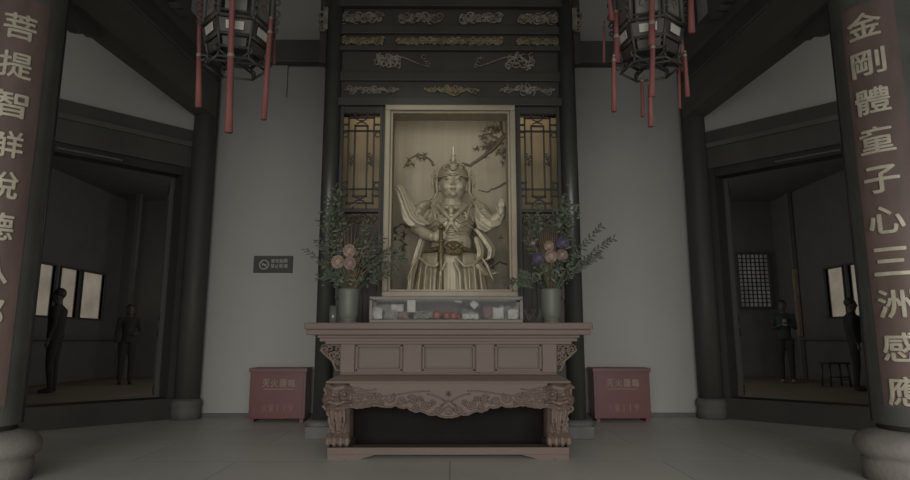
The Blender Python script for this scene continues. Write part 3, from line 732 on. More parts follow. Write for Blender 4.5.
hs(h, 0.92); h.build('helmet_ornament', M['gold'], helm)
# collar scarf, breastplate, belt with beast mask
a = MB()
a.tube([G(451.5, 205, 0.02) + Vector((0.15 * math.cos(t * PI / 8), 0.02 + 0.15 * math.sin(t * PI / 8), 0.012 * math.cos(t * PI / 8 * 2) - (0.04 if 9 < t < 15 else 0))) for t in range(16)], 0.03, 10, closed=True)
a.tube([G(437, 207, -0.1), G(445, 217, -0.19), G(451, 224, -0.20), G(458, 217, -0.19), G(466, 207, -0.1)], [0.03, 0.028, 0.035, 0.028, 0.03], 10)
a.tube([G(451, 224, -0.20), G(447, 232, -0.21), G(444, 238, -0.2)], [0.022, 0.018, 0.01], 8); a.tube([G(451, 224, -0.20), G(455, 232, -0.21), G(459, 237, -0.2)], [0.022, 0.018, 0.01], 8)
blob(a, 'collar_scarf', M['gold'], statue, 0.009, 2)
a = MB()
a.ell(G(451, 226, -0.02), (0.235, 0.165, 0.17), nu=24, nv=16)
for s in (-1, 1):
    a.tube([G(451 + s * x, y, d) for x, y, d in ((22, 226, -0.10), (15, 222.5, -0.165), (9, 226, -0.19), (4, 222, -0.195), (0, 226, -0.195))], 0.013, 6)
    a.tube([G(451 + s * x, y, d) for x, y, d in ((22, 230, -0.10), (14, 227.5, -0.165), (8, 231, -0.19), (0, 231, -0.195))], 0.010, 6)
    a.tube([G(451 + s * x, y, d) for x, y, d in ((20, 206, -0.08), (17, 214, -0.14), (15, 222, -0.165))], 0.014, 6)
    for k in range(3): a.tube(spiral(G(451 + s * (5 + 4 * k), 219, 0).x, G(451, 219 - k, 0).z, 0.026, k * 2, 0.9, s, GY - 0.19 + 0.012 * k), 0.008, 5)
a.ell(G(451, 213, -0.165), (0.035, 0.025, 0.045)); a.ell(G(451, 219, -0.18), (0.05, 0.02, 0.025))
for k in range(5): a.tube([G(451 + q * 5, 234.5 + 3.4 * k - abs(q) * 0.5, -0.185 - 0.006 * k + 0.010 * q * q) for q in range(-4, 5)], 0.009, 6)
blob(a, 'breastplate', M['gold'], statue, 0.0075, 1)
for s in (-1, 1):                                  # layered shoulder guards
    a = MB()
    for k in range(4):
        c = G(451 + s * (29 + 2.2 * k), 208 + 4.2 * k, -0.02); a.ell(c, (0.12 - 0.008 * k, 0.12, 0.055), Matrix.Rotation(s * 0.55, 4, 'Y'))
        a.tube([c + Vector((s * (0.02 + 0.085 * math.sin(t * PI / 6)), -0.125 * math.cos(t * PI / 6), -0.035 - 0.035 * math.sin(t * PI / 6))) for t in range(-1, 6)], 0.010, 5)
    blob(a, 'shoulder_guard', M['gold'], statue, 0.0085, 1)
a = MB()
a.tube([G(450, 252) + Vector((0.255 * math.cos(t * PI / 10), 0.20 * math.sin(t * PI / 10), -0.02 * math.cos(t * PI / 5))) for t in range(20)], 0.028, 8, closed=True)
bm_ = G(453, 252, -0.22); a.ell(bm_, (0.10, 0.06, 0.085))
for s in (-1, 1):
    a.ell(bm_ + Vector((s * 0.04, -0.055, 0.03)), (0.026, 0.02, 0.022)); a.tube(spiral(bm_.x + s * 0.085, bm_.z + 0.03, 0.035, 1, 1, s, bm_.y - 0.04), 0.010, 6)
    a.tube([bm_ + Vector((s * 0.02, -0.06, -0.04)), bm_ + Vector((s * 0.06, -0.05, -0.055)), bm_ + Vector((s * 0.09, -0.03, -0.03))], 0.012, 6)
a.ell(bm_ + Vector((0, -0.06, 0.0)), (0.03, 0.03, 0.02))
blob(a, 'belt_mask', M['golddark'], statue, 0.0075, 1, 'darker gilt beast mask on the belt')
# weapon shaft held upright at the waist
a = MB(); a.tube([G(441.5, 230, -0.31), G(441.5, 262, -0.33), Vector((G(441.5, 262).x, GY - 0.33, 0.62))], [0.02, 0.026, 0.03], 10)
for yy in (233, 246, 256): a.ell(G(441.5, yy, -0.32), (0.038, 0.038, 0.022))
a.build('club', M['golddark'], statue)
# skirts: pleated bell with an outer split layer
def skirt(cx, z0, z1, r0, r1, pleats, amp, arc, dy, name, mt, ysc=0.72):
    m = MB(); n = pleats * 8; rows = 10; vs = []; fs = []
    for i in range(rows + 1):
        t = i / rows; z = z0 + (z1 - z0) * t; r = r0 + (r1 - r0) * t ** 0.8
        for k in range(n + 1):
            a_ = arc[0] + (arc[1] - arc[0]) * k / n; rr = r + amp * t * math.sin(k / n * pleats * 2 * PI) 
            vs.append((cx + rr * math.cos(a_), GY + dy + rr * math.sin(a_) * ysc, z - 0.03 * t * math.cos(k / n * pleats * PI)))
    for i in range(rows):
        for k in range(n): fs.append([i * (n + 1) + k, i * (n + 1) + k + 1, (i + 1) * (n + 1) + k + 1, (i + 1) * (n + 1) + k])
    m.add(vs, fs, True); o = m.build(name, mt, statue); sd = o.modifiers.new('t', 'SOLIDIFY'); sd.thickness = 0.012; return o
zc_ = G(450, 256).z
skirt(0, zc_, 0.80, 0.24, 0.40, 12, 0.022, (0, 2 * PI), 0.0, 'under_skirt', M['gold'])
for s in (-1, 1): skirt(s * 0.05, zc_ + 0.01, 1.16, 0.25, 0.36, 5, 0.02, (-PI / 2 + s * 0.28, -PI / 2 + s * 2.2), -0.02, 'skirt_panel', M['gold'])
skirt(0, zc_, 1.05, 0.27, 0.36, 3, 0.012, (-PI / 2 - 0.30, -PI / 2 + 0.30), -0.05, 'apron_panel', M['goldskin'])
a = MB()                                            # swags and curling hem of the tassets
for s in (-1, 1):
    a.tube([G(450 + s * x, y, d) for x, y, d in ((6, 262, -0.3), (14, 270, -0.31), (22, 268, -0.28), (30, 260, -0.22), (36, 268, -0.2), (42, 282, -0.18))], [0.016, 0.02, 0.022, 0.02, 0.018, 0.01], 8)
    a.tube([G(450 + s * x, y, d) for x, y, d in ((4, 266, -0.33), (9, 276, -0.34), (10, 296, -0.34))], [0.018, 0.018, 0.014], 8)
    for k in range(3): a.tube([G(450 + s * (18 + 5 * k), 270, -0.29), G(450 + s * (19 + 6 * k), 296, -0.30)], [0.010, 0.014], 6)
blob(a, 'hem_swags', M['gold'], statue, 0.008, 1)
# sleeve ends and flying scarves
def W(x, y, d): return G(x, y, d)
a = MB()
pts = [(426, 228, -0.12), (418, 226, -0.14), (412, 220, -0.14), (408, 211, -0.12), (405, 202, -0.10), (402, 194, -0.08), (398, 189, -0.07), (393, 188.5, -0.06)]
a.ribbon([W(*p) for p in pts], [0.17, 0.20, 0.19, 0.16, 0.13, 0.11, 0.085, 0.05], lambda i: (0.85, 0.35, 0.25 + 0.1 * i), 0.03)
a.tube([W(x - 4, y + 1, d - 0.03) for x, y, d in pts], [0.016] * 8, 6); a.tube([W(x + 3, y - 1, d - 0.03) for x, y, d in pts], [0.014] * 8, 6)
a.tube([W(x + 0, y, d - 0.05) for x, y, d in pts], [0.018] * 8, 6)
blob(a, 'raised_scarf', M['goldskin'], statue, 0.0085, 2, 'scarf end rising beside the raised sleeve')
a = MB()
pts = [(474, 212, -0.12), (480, 222, -0.15), (490, 228, -0.14), (499, 226, -0.12), (503, 216, -0.1), (502.5, 203, -0.08)]
a.ribbon([W(*p) for p in pts], [0.16, 0.22, 0.20, 0.13, 0.08, 0.02], lambda i: (0.1 + 0.3 * i, 0.3, 1), 0.035)
for off in (-5, -1, 3): a.tube([W(x, y + off * (1 - i / 6), d - 0.03) for i, (x, y, d) in enumerate(pts)], 0.013, 6)
a.tube([W(x, y, d) for x, y, d in ((474, 206, -0.1), (476, 200, -0.1), (480, 212, -0.15))], 0.016, 6)
blob(a, 'wide_sleeve', M['gold'], statue, 0.0085, 2)
a = MB()
for pts in (((476, 230, -0.1), (484, 240, -0.1), (491, 250, -0.08), (490, 259, -0.06), (480, 262, -0.05), (474, 255, -0.05)),
            ((424, 235, -0.1), (420, 248, -0.1), (416, 262, -0.1), (412, 276, -0.1), (410, 296, -0.1)),
            ((474, 262, -0.15), (482, 272, -0.13), (488, 276, -0.1), (496, 274, -0.1)),
            ((476, 238, -0.08), (480, 252, -0.1), (478, 270, -0.1), (484, 296, -0.1))):
    a.ribbon([W(*p) for p in pts], [0.07, 0.085, 0.09, 0.08, 0.06, 0.03][:len(pts)], (1, 0.4, 0.3), 0.022)
    a.tube([W(x, y, d - 0.015) for x, y, d in pts], 0.012, 6)
    blob(a, 'hanging_scarf', M['gold'], statue, 0.008, 1); a = MB()
MB().lathe([(0.42, 0.58), (0.42, 0.6), (0.38, 0.62)], (0, GY, 0), 32).build('pedestal', M['gold'], statue)

# ================================================================== ALTAR TABLE
TY = 4.92; TD = 0.62
tb = thing('altar_table', (0, TY + TD / 2, 0), 'carved brown wooden altar table with lion-headed legs in front of the shrine', 'table')
tx = -0.01
def T(y): return az(y, TY)
m = MB(); m.box((tx - 1.145, TY - 0.04, T(329.5)), (tx + 1.145, TY + TD, T(322.7)), 0.008)
m.box((tx - 1.13, TY - 0.025, T(335)), (tx + 1.13, TY + TD - 0.01, T(329.5)), 0.008); m.build('tabletop', M['table'], tb)
m = MB(); m.box((tx - 1.05, TY + 0.02, T(338)), (tx + 1.05, TY + TD - 0.04, T(335)), 0.006); m.box((tx - 1.035, TY + 0.04, T(341.5)), (tx + 1.035, TY + TD - 0.05, T(338)), 0.004); m.box((tx - 0.99, TY + 0.05, T(344)), (tx + 0.99, TY + TD - 0.06, T(341.5))); m.build('cornice_moulding', M['table'], tb)
wy_ = TY + 0.08; z0, z1 = T(373), T(344)
m = MB(); m.box((tx - 0.86, wy_ + 0.012, z0), (tx + 0.86, TY + TD - 0.09, z1)); m.build('waist', M['table'], tb)
px_ = 0.00812
for a, b in ((-107, -93), (-45, -27), (27, 45), (93, 107)):
    MB().box((tx + a * px_, wy_ - 0.01, z0), (tx + b * px_, wy_ + 0.03, z1), 0.004).build('divider_post', M['table'], tb)
for a, b in ((-93, -45), (-27, 27), (45, 93)):
    x0, x1 = tx + a * px_ + 0.008, tx + b * px_ - 0.008; q0, q1 = z0 + 0.012, z1 - 0.006
    m = MB(); e = 0.018
    for u, v in (((x0, q0), (x0 + e, q1)), ((x1 - e, q0), (x1, q1)), ((x0, q0), (x1, q0 + e)), ((x0, q1 - e), (x1, q1))): m.box((u[0], wy_ - 0.004, u[1]), (v[0], wy_ + 0.02, v[1]), 0.004)
    e = 0.032
    for u, v in (((x0 + .022, q0 + .022), (x0 + e, q1 - .022)), ((x1 - e, q0 + .022), (x1 - .022, q1 - .022)), ((x0 + .022, q0 + .022), (x1 - .022, q0 + e)), ((x0 + .022, q1 - e), (x1 - .022, q1 - .022))): m.box((u[0], wy_ + 0.002, u[1]), (v[0], wy_ + 0.02, v[1]), 0.003)
    m.build('panel_frame', M['table'], tb)
    MB().box((x0 + .03, wy_ + 0.006, q0 + .03), (x1 - .03, wy_ + 0.016, q1 - .03)).build('inset_panel', M['tablep'], tb)
# pierced corner brackets
for s in (-1, 1):
    m = MB(); X = lambda a: tx + s * a
    y_ = wy_ + 0.02; zt, zbm = T(344), T(371)
    m.tube([(X(1.02), y_, zt - 0.01), (X(1.035), y_, zt - 0.05), (X(0.98), y_, zt - 0.10), (X(0.94), y_, zt - 0.13), (X(0.905), y_, zbm), (X(0.87), y_, zbm)], 0.011, 6)
    m.tube([(X(0.87), y_, zbm), (X(0.87), y_, zt - 0.01), (X(1.02), y_, zt - 0.01)], 0.012, 6)
    rr = random.Random(5)
    for cx, cz, r in ((0.90, zt - 0.04, 0.032), (0.955, zt - 0.04, 0.03), (1.0, zt - 0.045, 0.026), (0.895, zt - 0.10, 0.028), (0.94, zt - 0.095, 0.028), (0.89, zt - 0.155, 0.022), (0.975, zt - 0.075, 0.02), (0.915, zt - 0.13, 0.02)):
        m.tube(spiral(X(cx), cz, r, rr.uniform(0, 6), 1.2, rr.choice((-1, 1)), y_), 0.009, 6)
    for cx, cz in ((0.925, zt - 0.065), (0.97, zt - 0.02), (0.90, zt - 0.075)): m.ell((X(cx), y_, cz), (0.017, 0.010, 0.012))
    m.build('corner_bracket', M['table'], tb)
# flaring lower moulding above the apron
m = MB(); vs = []; fs = []
prof = [(0.86, 0.08, T(373)), (0.87, 0.075, T(375)), (0.90, 0.05, T(376.5)), (0.945, 0.015, T(380)), (0.955, 0.005, T(381)), (0.955, 0.005, T(383.5))]
for a, d, z in prof: vs += [(tx - a, TY + d, z), (tx + a, TY + d, z), (tx + a, TY + TD - d, z), (tx - a, TY + TD - d, z)]
for i in range(len(prof) - 1):
    for k in range(4): fs.append([i * 4 + k, i * 4 + (k + 1) % 4, (i + 1) * 4 + (k + 1) % 4, (i + 1) * 4 + k])
fs += [[0, 1, 2, 3], [len(vs) - 4 + k for k in (3, 2, 1, 0)]]; m.add(vs, fs); m.box((tx - 0.965, TY - 0.004, T(383)), (tx + 0.965, TY + TD, T(381.2)), 0.003)
m.build('flared_moulding', M['table'], tb)
# scalloped apron carved with scrolls
low = [(0, 418), (6, 417.5), (12, 415), (18, 415.5), (26, 411.5), (33, 412.5), (40, 408), (46, 408.5), (51, 405.5), (56, 407.5), (64, 407), (72, 405.5), (80, 407.5), (88, 408.5), (96, 407)]
def lz(a):
    a = abs(a)
    for i in range(len(low) - 1):
        if low[i][0] <= a <= low[i + 1][0]:
            t = (a - low[i][0]) / (low[i + 1][0] - low[i][0]); return low[i][1] + (low[i + 1][1] - low[i][1]) * t
    return 407
pl = [(tx + k * px_, T(lz(k) + 0.8 * abs(math.sin(k * 0.55)))) for k in range(-96, 97, 2)]
m = MB(); vs = []; n = len(pl)
for yy in (0.01, 0.045):
    for x, z in pl: vs.append((x, TY + yy, z))
    for x, z in pl: vs.append((x, TY + yy, T(383)))
fs = []
for k in range(n - 1):
    fs += [[k, k + 1, n + k + 1, n + k], [2 * n + k, 3 * n + k, 3 * n + k + 1, 2 * n + k + 1], [k, 2 * n + k, 2 * n + k + 1, k + 1]]
m.add(vs, fs); apr = m.build('apron', M['table'], tb)
m = MB(); yb_ = TY + 0.008
m.tube([(x, yb_, z + 0.006) for x, z in pl], 0.008, 6)
scr = [(10, 410, 4.2, 1, 2.0), (21, 405, 5.0, -1, 1.0), (31, 407, 3.6, 1, 4.0), (35, 400, 4.6, 1, 0.4), (46, 402, 4.4, -1, 3.4), (57, 398, 5.2, 1, 2.2), (68, 396.5, 4.6, -1, 0.6), (66, 403, 3, 1, 3), (77, 401, 4.2, 1, 1.2), (86, 398, 4.4, -1, 2.5), (90, 403, 2.8, 1, 1), (28, 399.5, 3.0, -1, 3.5), (15, 403, 3.0, 1, 5)]
for s in (-1, 1):
    for x, y, r, sg, a0 in scr:
        m.tube(spiral(tx + s * x * px_, T(y), r * px_, a0 if s > 0 else PI - a0, 1.5, sg * s, yb_ - 0.004, 18, 0.1), [0.0085 - 0.0002 * k for k in range(19)], 6)
        m.ell((tx + s * (x + 5) * px_, yb_, T(y + 2.5)), (0.022, 0.007, 0.010), Matrix.Rotation(s * 0.5, 4, 'Y'), 8, 6)
    for k in range(6): m.tube([(tx + s * (70 + 4 * q) * px_, yb_ - 0.002, T(389 + k * 3 + 1.2 * math.sin(q * 0.9 + k))) for q in range(7)], 0.0055, 5)
    m.tube([(tx + s * q * px_, yb_, T(393.5 - 2.4 * math.sin(q / 14.0))) for q in range(18, 96, 3)], 0.006, 5)
    m.tube([(tx + s * q * px_, yb_, T(398 + 10 * (1 - q / 22) ** 2 - 4)) for q in range(3, 24, 3)], 0.007, 5)
for cx in (0, -0.0, ): m.ell((tx, yb_, T(394)), (0.012, 0.012, 0.012)); 
for k in range(5): m.ell((tx + 0.017 * math.cos(k * 1.257), yb_, T(394) + 0.017 * math.sin(k * 1.257)), (0.009, 0.007, 0.009))
m.tube([(tx - 0.06, yb_, T(406)), (tx, yb_, T(400.5)), (tx + 0.06, yb_, T(406))], 0.008, 6); m.tube([(tx - 0.05, yb_, T(411)), (tx, yb_, T(406)), (tx + 0.05, yb_, T(411))], 0.008, 6); m.ell((tx, yb_, T(412.5)), (0.03, 0.01, 0.018))
m.build('apron_carving', M['table'], apr)
# lion-mask legs
def lion_leg(s, back=False):
    m = MB(); cx = tx + s * 0.86; yf = TY + (0.02 if not back else TD - 0.14)
    y0 = yf
    zt = T(384); R = lambda dx, dy, z: Vector((cx + s * dx, y0 + dy, z))
    m.ell(R(0, 0.04, T(393)), (0.115, 0.10, 0.085)); m.ell(R(0.02, 0.02, T(400)), (0.12, 0.09, 0.06))    # brow and cheeks
    m.tube([R(-0.10, 0.0, T(389)), R(-0.04, -0.05, T(387)), R(0.03, -0.06, T(389)), R(0.10, -0.02, T(385))], [0.02, 0.028, 0.028, 0.02], 8)
    m.ell(R(0.035, -0.07, T(394)), (0.022, 0.022, 0.02)); m.ell(R(-0.05, -0.055, T(394)), (0.02, 0.02, 0.02))
    m.tube([R(0.0, -0.05, T(392)), R(0.0, -0.09, T(398)), R(0, -0.105, T(400))], [0.016, 0.022, 0.03], 8)       # nose
    m.tube([R(-0.10, -0.02, T(402)), R(-0.05, -0.07, T(401)), R(0.0, -0.085, T(403.5)), R(0.06, -0.07, T(401)), R(0.11, -0.02, T(404))], [0.012, 0.016, 0.014, 0.018, 0.014], 8)
    m.tube([R(-0.09, -0.01, T(407)), R(0.0, -0.06, T(408)), R(0.09, -0.01, T(408.5))], [0.012, 0.02, 0.016], 8)
    for k in range(4): m.tube(spiral(cx + s * 0.10, T(389 + 6.5 * k), 0.03, k, 1.1, s, y0 + 0.0), 0.011, 6)
    for k in range(3): m.tube(spiral(cx - s * 0.095, T(390 + 7 * k), 0.024, k, 1.0, -s, y0 - 0.01), 0.009, 6)
    # leg: thick at the mouth, curving in, then out to the claw
    m.tube([R(0.0, 0.05, T(404)), R(0.0, 0.04, T(413)), R(-0.01, 0.05, T(424)), R(-0.015, 0.045, T(434)), R(-0.01, 0.03, T(440)), R(-0.01, 0.02, T(444))], [0.10, 0.092, 0.082, 0.08, 0.085, 0.07], 14)
    for k in range(5): m.tube(spiral(cx + s * (0.075 - 0.008 * k), T(413 + 6 * k), 0.026, k * 1.3, 1.0, s, y0 - 0.01), 0.010, 6)
    for k in range(4): m.tube([R(-0.05 + 0.035 * k, -0.045, T(410)), R(-0.055 + 0.03 * k, -0.055, T(420)), R(-0.04 + 0.02 * k, -0.045, T(431))], [0.013, 0.012, 0.006], 6)
    for k in range(4):                                  # claws on a ball
        dx = -0.075 + 0.045 * k; m.tube([R(dx, -0.03, T(434)), R(dx * 1.1, -0.07, T(438.5)), R(dx * 1.1, -0.075, T(442.5)), R(dx, -0.055, T(445.6))], [0.02, 0.024, 0.022, 0.012], 8)
    m.ell(R(-0.01, 0.02, T(442)), (0.09, 0.08, 0.04))
    return blob(m, 'lion_leg', M['table'], tb, 0.0055, 1)
lion_leg(-1); lion_leg(1)
for s in (-1, 1):
    m = MB(); cx = tx + s * 0.875
    m.tube([(cx, TY + TD - 0.1, T(383)), (cx, TY + TD - 0.1, T(405)), (cx, TY + TD - 0.1, T(428)), (cx, TY + TD - 0.1, T(447))], [0.09, 0.08, 0.065, 0.075], 12); m.build('rear_leg', M['table'], tb)
MB().box((tx - 0.80, TY + TD - 0.17, 0.004), (tx + 0.80, TY + TD - 0.15, T(384))).build('shade_board', M['void'], tb, 'dark board added as painted shade under the table')  # added sheet, its near-black colour stands for shade below the table
# base rail with bracket feet
m = MB(); m.box((tx - 0.93, TY - 0.045, T(454)), (tx + 0.93, TY + 0.10, T(446.5)), 0.006); m.box((tx - 0.93, TY + TD - 0.12, T(454)), (tx + 0.93, TY + TD, T(446.5)), 0.006)
for s in (-1, 1): m.box((tx + s * 0.93, TY, T(454)), (tx + s * 0.79, TY + TD - 0.1, T(446.5)), 0.006)
m.build('base_rail', M['table'], tb)
for s in (-1, 1):
    m = MB(); zf = T(454) + 0.002
    pol = [(tx + s * 0.925, 0.0), (tx + s * 0.925, zf), (tx + s * 0.56, zf), (tx + s * 0.58, zf - 0.006), (tx + s * 0.64, 0.012), (tx + s * 0.68, 0.0)]
    if s > 0: pol = pol[::-1]
    m.prism(pol, TY - 0.042, TY + 0.03); m.build('bracket_foot', M['table'], tb)
    m = MB().prism(pol, TY + TD - 0.05, TY + TD - 0.005); m.build('bracket_foot', M['table'], tb)
TOP = T(322.7)

# ================================================================== OFFERING CASE
CY = 5.02; CD = 0.30
cz0, cz1 = TOP, az(296.5, CY)
X0, X1 = ax(369.5, 310, CY), ax(523, 310, CY)
cs = thing('offering_case', ((X0 + X1) / 2, CY + CD / 2, TOP), 'long low glass-fronted offering case on the altar table', 'case')
m = MB(); m.box((X0, CY, cz0), (X1, CY + CD, cz0 + 0.03), 0.005); m.build('case_base', M['casewood'], cs)
m = MB()
m.box((X0, CY, cz0 + 0.03), (X0 + 0.022, CY + 0.02, cz1 - 0.02)); m.box((X1 - 0.022, CY, cz0 + 0.03), (X1, CY + 0.02, cz1 - 0.02)); m.box((X0 + .022, CY, cz1 - 0.028), (X1 - .022, CY + 0.03, cz1), 0.003)
m.box((X0, CY + CD - 0.02, cz0 + 0.03), (X0 + 0.022, CY + CD, cz1 - 0.02)); m.box((X1 - 0.022, CY + CD - 0.02, cz0 + 0.03), (X1, CY + CD, cz1 - 0.02)); m.box((X0 + .022, CY + CD - 0.03, cz1 - 0.028), (X1 - .022, CY + CD, cz1))
for x in (X0, X1 - 0.022): m.box((x, CY, cz1 - 0.028), (x + 0.022, CY + CD, cz1))
m.build('case_frame', M['casewood'], cs)
MB().box((X0 + .02, CY + CD - 0.018, cz0 + 0.03), (X1 - .02, CY + CD - 0.008, cz1 - 0.028)).build('case_back', M['caseback'], cs)
MB().box((X0 + .02, CY + 0.008, cz0 + 0.03), (X1 - .02, CY + 0.012, cz1 - 0.028)).build('front_glass', M['glass'], cs)
FZ = cz0 + 0.031
def crumple(name, x, dy, z, w, h, mt, label, cat, group, seed, rz=0.0, flat=False):
    rnd = random.Random(seed); m = MB(); n = 6; vs = []; fs = []
    for lay in (0, 1):
        for i in range(n + 1):
            for k in range(n + 1):
                u, v = (i / n - .5) * w, (k / n - .5) * h
                d = noise.noise(Vector((i * .7 + seed, k * .7, seed * 1.7))) * (0.004 if flat else 0.035)
                vs.append(Vector((u, d + lay * 0.0015, v + (0 if flat else 0.015 * noise.noise(Vector((k * .9, i * .8 + 5, seed))))))) 
    N = (n + 1) ** 2
    for i in range(n):
        for k in range(n):
            a = i * (n + 1) + k; q = [a, a + 1, a + n + 2, a + n + 1]; fs += [q, [j + N for j in q[::-1]]]
    ed = [i * (n + 1) for i in range(n)] + [n * (n + 1) + k for k in range(n)] + [i * (n + 1) + n for i in range(n, 0, -1)] + [k for k in range(n, 0, -1)]
    L = len(ed); fs += [[ed[i], ed[(i + 1) % L], ed[(i + 1) % L] + N, ed[i] + N] for i in range(L)]
    rot = Matrix.Rotation(rz, 4, 'Y') @ Matrix.Rotation(rnd.uniform(-.35, 0.1), 4, 'X')
    c = Vector((x, CY + dy, z)); vv = [c + rot @ p for p in vs]
    mz = min(p.z for p in vv); 
    if not flat: vv = [p - Vector((0, 0, mz - FZ - 0.001)) for p in vv]
    m.add(vv, fs, True)
    o = m.build(name, mt, None, origin=(x, CY + dy, FZ)); tag(o, label, cat, group); return o
def cxp(x): return ax(x, 308, CY + 0.1)
notes = [(377, .06, .10, .09, 'paper', 'pale crumpled banknote at the far left end of the offering case'),
         (384, .12, .11, .12, 'note', 'grey-green crumpled banknote behind the pale one at the case left end'),
         (390, .05, .09, .07, 'note', 'dark grey folded banknote lying low at the left of the case'),
         (396, .13, .12, .13, 'paper', 'large pale crumpled banknote left of the white hanging card'),
         (403, .05, .09, .06, 'notered', 'pinkish folded banknote just left of the white hanging card'),
         (421, .14, .13, .07, 'note', 'grey banknote between the white card and the red fruit'),
         (428, .05, .08, .05, 'note', 'small grey-green note left of the red fruit'),
         (468, .15, .11, .09, 'note', 'dark grey-green note under the tilted white card'),
         (467, .05, .08, .045, 'paper', 'small pale note right of the red fruit'),
         (474, .05, .07, .05, 'paper', 'pale folded note below the tilted white card'),
         (490, .12, .10, .11, 'notered', 'tall pinkish banknote in the right half of the case'),
         (498, .06, .09, .10, 'paper', 'pale banknote right of the tall pinkish one'),
         (506, .13, .11, .12, 'note', 'grey crumpled banknote near the right end of the case'),
         (513, .06, .09, .09, 'paper', 'pale crumpled banknote at the far right end of the case')]
for i, (x, dy, w, h, mt, lb) in enumerate(notes): crumple('banknote', cxp(x), dy + 0.02, FZ + h / 2, w, h, M[mt], lb, 'banknote', 'banknotes in the offering case', i + 1)
m = MB().box((cxp(408), CY + 0.02, az(312, CY)), (cxp(416), CY + 0.023, az(300, CY)), 0.001); tag(m.build('card', M['paper'], None, origin=(cxp(412), CY + 0.02, az(312, CY))), 'upright white card behind the glass of the case, left of the fruit', 'card')
o = crumple('card', cxp(474), 0.05, az(304, CY), 0.062, 0.062, M['paper'], 'white card tilted like a diamond right of the fruit', 'card', None, 31, PI / 4, True)
crumple('card', cxp(458), 0.06, az(300.5, CY), 0.065, 0.03, M['paper'], 'small white slip high in the case above the fruit', 'card', None, 32, 0.2, True)
for i, (x, dy, r, lb) in enumerate(((437, .09, .038, 'leftmost red fruit in the offering case'), (447, .13, .036, 'red fruit behind, second from the left in the offering case'), (453, .07, .034, 'red fruit in front, middle of the offering case'), (458.5, .155, .03, 'rightmost small red fruit in the offering case'))):
    c = Vector((cxp(x), CY + dy, FZ)); t = thing('apple', c, lb, 'fruit', 'red fruit in the offering case')
    MB().lathe([(0, r * .25), (r * .35, 0.0), (r * .8, r * .35), (r, r), (r * .85, r * 1.55), (r * .4, r * 1.85), (r * .12, r * 1.72), (0, r * 1.6)], c, 18).build('flesh', M['fruit'], t)
    MB().tube([c + Vector((0, 0, r * 1.6)), c + Vector((r * .1, 0, r * 2.1))], r * .06, 5).build('stem', M['stem'], t)

# ================================================================== VASES, BOUQUETS
VY = 5.24
def vase(x, label):
    c = Vector((ax(x, 305, VY), VY, TOP)); t = thing('vase', c, label, 'vase', 'celadon vases on the altar table')
    h = az(289, VY) - TOP; r = 0.092
    MB().lathe([(0.06, 0), (0.07, 0.0), (0.072, 0.018), (0.062, 0.026), (r * .82, 0.04), (r * .93, 0.08), (r * .98, h * .6), (r, h * .92), (r * 1.02, h * .985), (r * .97, h), (r * .88, h * .97), (r * .84, 0.07), (0, 0.06)], c, 36).build('vessel', M['celadon'], t)
    MB().lathe([(0.075, 0), (0.08, 0.004), (0.08, 0.02), (0.07, 0.026)], c, 32).build('foot_ring', M['casewood'], t, 'brown wooden foot')
    return t, c + Vector((0, 0, h))
vL, mL = vase(349, 'pale green vase at the left end of the altar table')
vR, mR = vase(551, 'pale green vase at the right end of the altar table')
def leaf(m, p, d, L, w, droop=0.2, nrm=None):
    d = Vector(d).normalized(); side = d.cross(nrm or Vector((0, -1, 0.2)))
    if side.length < 0.1: side = d.cross(Vector((1, 0, 0)))
    side.normalize(); up = side.cross(d)
    vs = [p]; fs = []
    prof = [(0.25, 0.8), (0.5, 1.0), (0.75, 0.7)]
    for t, q in prof:
        c = p + d * L * t + Vector((0, 0, -droop * L * t * t)); vs += [c - side * w * q / 2, c + up * w * 0.12, c + side * w * q / 2]
    vs.append(p + d * L + Vector((0, 0, -droop * L)))
    fs = [[0, 1, 2], [0, 2, 3]]
    for i in range(2):
        a = 1 + i * 3; fs += [[a, a + 3, a + 4, a + 1], [a + 1, a + 4, a + 5, a + 2]]
    fs += [[7, 10, 8], [8, 10, 9]]
    m.add(vs, fs, False)
def spray(m, p0, p1, n, L, w, sag=0.05, fine=False, seed=0, start=0.25):
    rnd = random.Random(seed); p0, p1 = Vector(p0), Vector(p1); P = []
    for k in range(13):
        t = k / 12; P.append(p0.lerp(p1, t) + Vector((0, 0, sag * math.sin(t * PI))))
    m.tube(P, [0.0045 - 0.00025 * k for k in range(13)], 5)
    for k in range(n):
        t = start + (1 - start) * (k + rnd.random()) / n; i = min(11, int(t * 12)); p = P[i].lerp(P[i + 1], t * 12 - i); d = (P[i + 1] - P[i]).normalized()
        sd = d.cross(Vector((0, 1, 0))).normalized(); s = 1 if k % 2 else -1
        v = d * rnd.uniform(.5, 1) + sd * s * rnd.uniform(.5, 1) + Vector((0, rnd.uniform(-.5, .5), rnd.uniform(-.1, .3)))
        leaf(m, p, v, L * rnd.uniform(.7, 1.2), w, 0.2)
def mum(t, c, r, mt, label=None):
    m = MB(); m.ell(c, r * 0.72, nu=12, nv=8); n = 110
    for k in range(n):
        z = 1 - 2 * (k + .5) / n; a = k * 2.39996; q = math.sqrt(1 - z * z); d = Vector((q * math.cos(a), q * math.sin(a), z))
        p = c + d * r * 0.55; s = d.orthogonal().normalized(); s2 = d.cross(s); w = r * 0.17
        e = c + d * r
        m.add([p + s * w * .5, p - s * w * .5, p + s2 * w * .3 + d * r * .1, e + s * w * .9, e - s * w * .9, e + d * w * .9 + s2 * w * .2], [[0, 1, 4, 3], [1, 2, 5, 4], [2, 0, 3, 5], [3, 4, 5], [0, 2, 1]], False)
    return m.build('flower_head', mt, t, label)
